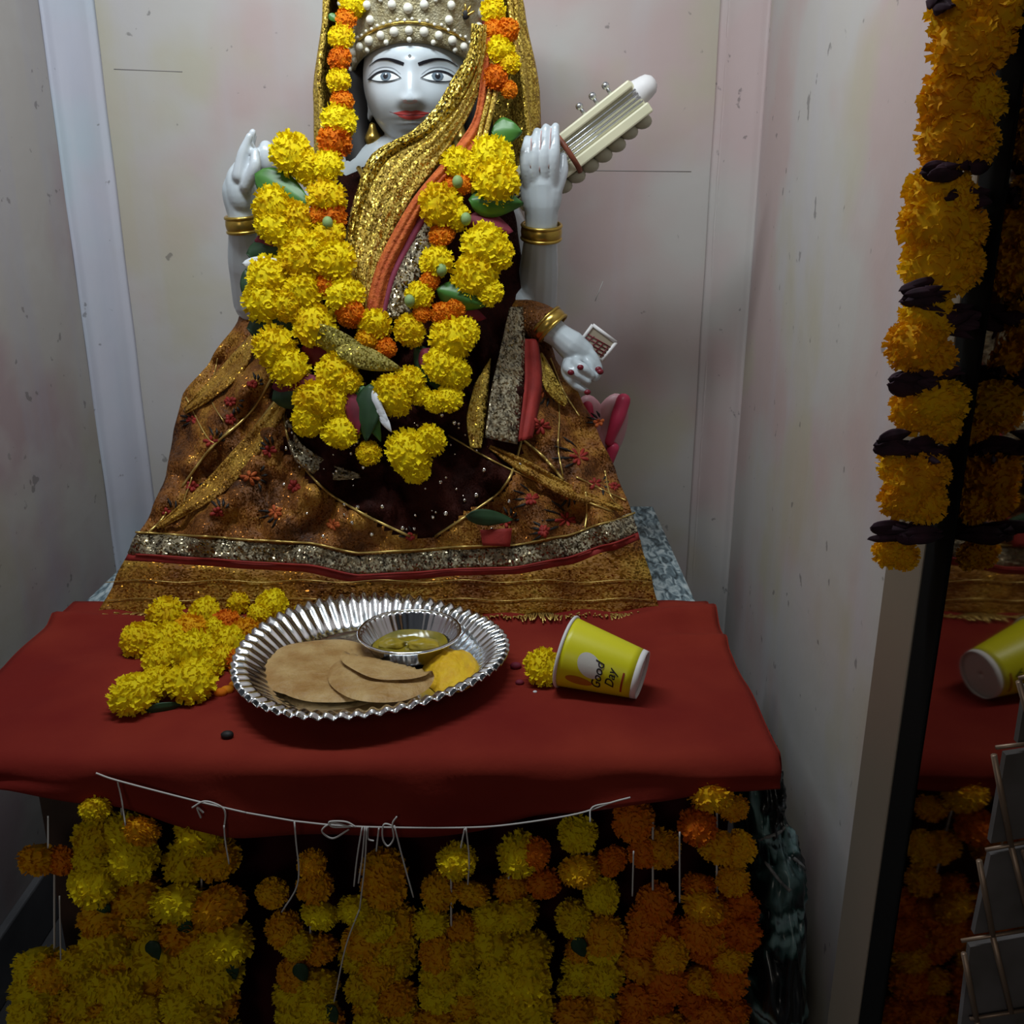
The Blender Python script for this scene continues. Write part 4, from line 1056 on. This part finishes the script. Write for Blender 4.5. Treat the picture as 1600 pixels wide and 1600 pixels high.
for x, y, r_, c, lab in pile:
    z = TZ+.004; rr = r_*.00068
    back = (x in (300, 320, 350, 262, 335) and y < 1020)
    p = PZ(x, y, z+rr*.75+(.006 if back else 0))
    tag(marigold(p, rr*1.08, c, (0, -.6, .8), None, 'marigold', .6), lab, 'flower', PG)
p = PZ(849, 1042, TZ+.022); tag(marigold(p, .0205, 'Y', (-.2, -.7, .5), None), 'single yellow marigold at the mouth of the fallen paper cup', 'flower')
o = leaf('flower_stem_leaf', PZ(225, 1110, TZ+.008), PZ(290, 1098, TZ+.008), .010, M_leafd); tag(o, 'small dark leaf in front of the marigold heap', 'leaf')
def crumb(px, py, r_, m, lab):
    o = MB().ell(PZ(px, py, TZ+.004+r_*.5), (r_, r_*.8, r_*.6), nu=10, nv=7).build('petal_scrap', m); tag(o, lab, 'petal')
crumb(355, 1148, .0060, M_motifblk, 'small dark scrap on the red cloth front edge')
for x, y, lab in ((355, 1078, 'orange petal scrap between heap and plate, nearer the plate'), (368, 1070, 'orange petal scrap touching the plate rim front'), (345, 1082, 'orange petal scrap in front of the large yellow marigold')): crumb(x, y, .0070, FM['O'], lab)
crumb(836, 1081, .0022, M_white, 'tiny pale scrap on red cloth below the cup flower')
crumb(812, 1066, .0045, M_rose, 'maroon petal scrap between the plate and the cup flower'); crumb(806, 1040, .006, M_rose, 'maroon petal scrap right of the plate rim')

# ------------------------------------------------------------ thread and marigold strings below the table edge
TY = .722
def tp(x, y, dy=0.): return P(x, y, TY+dy)
line = thing('white_thread', 'thin white thread stretched below the red cloth with bow knots', 'thread', tp(620, 1292))
for pts in ([(150, 1208), (185, 1220), (300, 1250), (385, 1270)], [(460, 1283), (530, 1290), (620, 1293), (730, 1293), (800, 1288), (900, 1272), (955, 1254), (985, 1246)], [(385, 1270), (425, 1277), (460, 1283)]):
    MB().tube(smooth_path([tp(*p) for p in pts], 40), .00075, 6).build('line', M_thread, line)
for pts in ([(548, 1292), (520, 1286), (503, 1298), (520, 1310), (545, 1296)], [(545, 1292), (520, 1292), (515, 1284), (540, 1284), (556, 1292)], [(618, 1292), (600, 1288), (598, 1310), (606, 1322), (615, 1310), (613, 1288), (620, 1276)],
            [(575, 1292), (575, 1310), (584, 1314)], [(300, 1262), (320, 1252), (345, 1260), (352, 1272), (350, 1295)], [(318, 1270), (308, 1262), (314, 1278)]):
    MB().tube(smooth_path([tp(x, y, -.003) for x, y in pts], 36), .00075, 6).build('bow_loop', M_thread, line)
for pts in ([(460, 1284), (463, 1320), (467, 1360), (462, 1390), (440, 1425)], [(566, 1292), (558, 1340), (553, 1385)], [(570, 1292), (566, 1340), (560, 1380)], [(573, 1292), (570, 1350), (562, 1420)], [(562, 1420), (540, 1480), (522, 1565)],
            [(616, 1290), (630, 1345), (646, 1402)], [(592, 1294), (588, 1330)], [(728, 1293), (733, 1340), (731, 1382)], [(726, 1295), (720, 1325)], [(184, 1222), (190, 1250), (196, 1290)],
            [(350, 1290), (352, 1315), (358, 1350)], [(955, 1254), (925, 1262), (922, 1285)], [(990, 1330), (988, 1400)], [(1062, 1300), (1062, 1410)], [(75, 1275), (75, 1325)], [(93, 1400), (95, 1500)]):
    MB().tube(smooth_path([tp(x, y, -.006 if 1280 < y else 0) for x, y in pts], 14), .0007, 6).build('loose_end', M_thread, line)
SG = 'marigold strings hanging below the red cloth'
ORD = ['first', 'second', 'third', 'fourth', 'fifth', 'sixth', 'seventh', 'eighth', 'ninth', 'tenth']
STR = [
 ('outermost left marigold string, starting with a lone orange bloom', 85, [(62, 1342, 34, 'A'), (95, 1345, 24, 'O')], 1500, 'YA', 44, 40),
 ('yellow marigold string under the left thread knot, second from left', 190, [(150, 1262, 26, 'Y'), (148, 1308, 36, 'Y'), (195, 1300, 34, 'Y'), (222, 1298, 30, 'A'), (210, 1340, 40, 'Y'), (150, 1340, 36, 'Y')], 1380, 'YYA', 44, 42),
 ('yellow marigold string below the left bow, third from left', 315, [(312, 1300, 40, 'Y'), (290, 1346, 36, 'Y'), (338, 1342, 38, 'A')], 1410, 'YYA', 40, 45),
 ('thin sparse marigold string left of centre, fourth from left', 485, [(487, 1350, 24, 'A'), (425, 1395, 26, 'A'), (492, 1385, 30, 'A'), (500, 1428, 32, 'Y'), (443, 1452, 30, 'A')], 1480, 'YYA', 26, 34),
 ('marigold string under the central bow knots', 595, [(600, 1360, 38, 'A'), (600, 1385, 38, 'A'), (555, 1420, 30, 'Y')], 1425, 'YYA', 31, 34),
 ('marigold string under the right thread knot', 705, [(714, 1345, 32, 'Y'), (688, 1392, 32, 'A'), (738, 1395, 28, 'A')], 1440, 'YYA', 28, 34),
 ('full yellow marigold string right of the knots, seventh from left', 795, [(810, 1334, 36, 'Y'), (836, 1332, 24, 'O'), (800, 1385, 30, 'A'), (850, 1380, 28, 'O')], 1425, 'YYY', 30, 40),
 ('narrow marigold string third from the right', 920, [(903, 1304, 32, 'Y'), (905, 1360, 34, 'A'), (955, 1345, 28, 'O'), (940, 1398, 30, 'Y')], 1440, 'YYA', 26, 32),
 ('dim orange marigold string second from the right', 1020, [(990, 1282, 36, 'O'), (1032, 1326, 34, 'A'), (1005, 1330, 26, 'O'), (1025, 1410, 32, 'O')], 1440, 'OAO', 25, 34),
 ('rightmost orange marigold string beside the dark bag', 1120, [(1110, 1240, 38, 'A'), (1146, 1262, 26, 'A'), (1090, 1290, 32, 'O'), (1125, 1322, 38, 'A'), (1155, 1325, 28, 'A'), (1092, 1385, 28, 'O'), (1145, 1375, 28, 'A')], 1410, 'AOO', 32, 34)]
for k, (lab, xc, head_, y0, cols, half, rad) in enumerate(STR):
    g = thing('marigold_string', lab, 'garland', P(xc, 1600, TY+.03), SG)
    fl = list(head_); y = y0; i = 0
    while y < 1650:
        for s in (-1, 1):
            fl.append((xc+s*half*R.uniform(.55, 1.0)+6*math.sin(y*.03+k), y+R.uniform(-10, 10)+(12 if s > 0 else 0), rad*R.uniform(.85, 1.08), cols[(i+(s > 0)) % len(cols)])); i += 1
        if half > 30: fl.append((xc+R.uniform(-8, 8), y+rad*.5, rad*.9, R.choice(cols)))
        y += rad*1.12
    for x, yy, r_, c in fl:
        Y = TY+.004+R.uniform(0, .022); marigold(P(x, yy, Y), r_*mpp(Y, yy), c, (0, -.6, -.5 if R.random() < .6 else .5), g)
    yt = min(f_[1] for f_ in fl)
    MB().tube([P(xc, yt, TY+.018), P(xc, 1500, TY+.018), P(xc, 1650, TY+.018)], .001, 6).build('string', M_thread, g)
    if k in (1, 2, 3, 7):
        for dx, yy in ((-half*.8, y0+25), (half, y0+90)): leaf('leaf', P(xc+dx, yy, TY+.002), P(xc+dx+14, yy+30, TY+.002), .014, M_leafd, g)

# ------------------------------------------------------------ marigold garland on the glass door frame
dgL = thing('door_garland', 'amber marigold garland with dark petals hanging by the glass door frame', 'garland', (.268, .66, .62))
g0 = PX(1470, 400, .262)
def gp(x, y, dx=0.): return P(x, y, g0.y-dx)
for x, y, r_ in ((1545, 12, 62), (1500, 20, 50), (1512, 75, 56), (1545, 70, 40), (1495, 152, 56), (1530, 160, 42), (1488, 215, 56), (1520, 225, 40), (1465, 300, 50), (1490, 310, 36), (1466, 350, 58), (1498, 360, 48), (1465, 412, 58), (1498, 415, 40), (1448, 497, 40), (1428, 540, 44), (1455, 560, 36),
                (1435, 640, 44), (1470, 632, 42), (1475, 665, 36), (1405, 728, 34), (1430, 748, 42), (1450, 735, 34), (1412, 780, 38), (1445, 785, 34), (1392, 862, 29), (1412, 868, 24)):
    marigold(gp(x, y, R.uniform(-.006, .008)), r_*mpp(g0.y, y)*1.04, 'A', (-.5, -.8, -.2), dgL)
for x, y, ln, n in ((1470, 12, 26, 3), (1470, 268, 40, 4), (1515, 300, 46, 3), (1520, 250, 30, 3), (1445, 462, 60, 6), (1500, 500, 60, 5), (1425, 598, 50, 5), (1470, 585, 50, 3), (1400, 698, 50, 5), (1450, 702, 44, 4), (1392, 832, 48, 5), (1435, 835, 50, 4)):
    ln *= 1.15
    for k in range(n*2+2):
        a = R.uniform(-.6, .6); x0 = x-ln*.5+R.uniform(-10, 14); y0 = y+R.uniform(-11, 11)
        leaf('dried_petal', gp(x0, y0, R.uniform(-.01, .02)), gp(x0+ln*math.cos(a), y0+ln*math.sin(a)*.5, R.uniform(-.01, .02)), R.uniform(.005, .010), M_purple, dgL, cup=.6, bend=.2)
MB().tube([gp(1543, -40, -.01), gp(1470, 400, -.01), gp(1405, 865, -.01)], .0012, 6).build('string', M_thread, dgL)

# ------------------------------------------------------------ dark printed bag beside the table
bag = thing('polythene_bag', 'crumpled black and teal printed polythene bag stuffed right of the table', 'bag', (.255, .84, 0))
def crumple(c, r, seed, name, amp=.16):
    b = MB(); c = Vector(c)
    def fn(u, w_):
        a = math.pi*(.002+.996*w_); t_ = u*math.tau
        n = Vector((math.sin(a)*math.cos(t_), math.sin(a)*math.sin(t_), math.cos(a)))
        k = 1+amp*(1-2*abs(noise.noise(n*2.1+Vector((seed, 0, 0)))))+amp*.5*(1-2*abs(noise.noise(n*5.3+Vector((0, seed, 0)))))
        p = c+Vector((n.x*r[0]*k, n.y*r[1]*k, n.z*r[2]*k)); p.z = max(p.z, .002); return p
    b.grid(fn, 80, 60, closed=True); return b.build(name, M_bag, bag)
lobes = [crumple((.258, .790, .13), (.030, .075, .19), 3.1, 'bag_body'), crumple((.255, .805, .275), (.026, .065, .080), 8.4, 'bag_middle', .2), crumple((.244, .825, .365), (.016, .050, .062), 5.7, 'bag_neck', .25)]
trees = [BVHTree.FromPolygons([v_.co.copy() for v_ in o_.data.vertices], [tuple(p_.vertices) for p_ in o_.data.polygons]) for o_ in lobes]
M_fold = mat('grey_fold', (.20, .20, .20), .4)
for pts in ([(1185, 1312), (1215, 1302), (1240, 1280), (1262, 1262)], [(1195, 1345), (1215, 1372), (1235, 1392)], [(1240, 1340), (1262, 1362), (1280, 1385)]):
    q_ = []
    for p_ in smooth_path([(x, y, 0) for x, y in pts], 16):
        rd = ray(p_.x, p_.y).normalized(); hs = [h for h in (t_.ray_cast(C0, rd) for t_ in trees) if h[0] is not None]
        if hs: q_.append(min(hs, key=lambda h: h[3])[0])
    if len(q_) > 3: MB().tube(q_, .0018, 6).build('folded_edge', M_fold, bag)

# ------------------------------------------------------------ wire rack against the glass, lower right
rk = thing('wire_rack', 'copper coloured wire rack with grey boards leaning by the glass', 'rack', (.255, .42, .0))
def rp(x, y): return P(min(x, 1622), y, .420)
for a_, b_ in (((1556, 1168), (1622, 1160)), ((1540, 1328), (1622, 1312)), ((1502, 1470), (1622, 1450)), ((1515, 1592), (1622, 1575)), ((1592, 1060), (1622, 1052))):
    MB().tube([rp(*a_), rp(*b_)], .0011, 8).build('cross_wire', M_wire, rk)
for a_, b_ in (((1592, 1065), (1620, 1165)), ((1553, 1180), (1580, 1322)), ((1580, 1322), (1612, 1452)), ((1530, 1345), (1551, 1462)), ((1551, 1462), (1580, 1582)), ((1506, 1490), (1526, 1595)), ((1526, 1595), (1540, 1650)), ((1600, 1330), (1622, 1420))):
    MB().tube([rp(*a_), rp(*b_)], .0016, 8).build('upright_wire', M_wire, rk)
for q4 in (((1604, 1075), (1622, 1070), (1622, 1158), (1590, 1162)), ((1572, 1180), (1622, 1172), (1622, 1306), (1548, 1318)), ((1548, 1336), (1622, 1322), (1622, 1444), (1522, 1460)), ((1516, 1480), (1622, 1462), (1622, 1640), (1496, 1650))):
    b = MB(); fr_ = [P(x, y, .4225) for x, y in q4]; bk_ = [p+Vector((0, .004, 0)) for p in fr_]
    b.add(fr_+bk_, [(0,1,2,3),(7,6,5,4),(0,4,5,1),(1,5,6,2),(2,6,7,3),(3,7,4,0)]).build('board', M_board, rk, smooth=False)
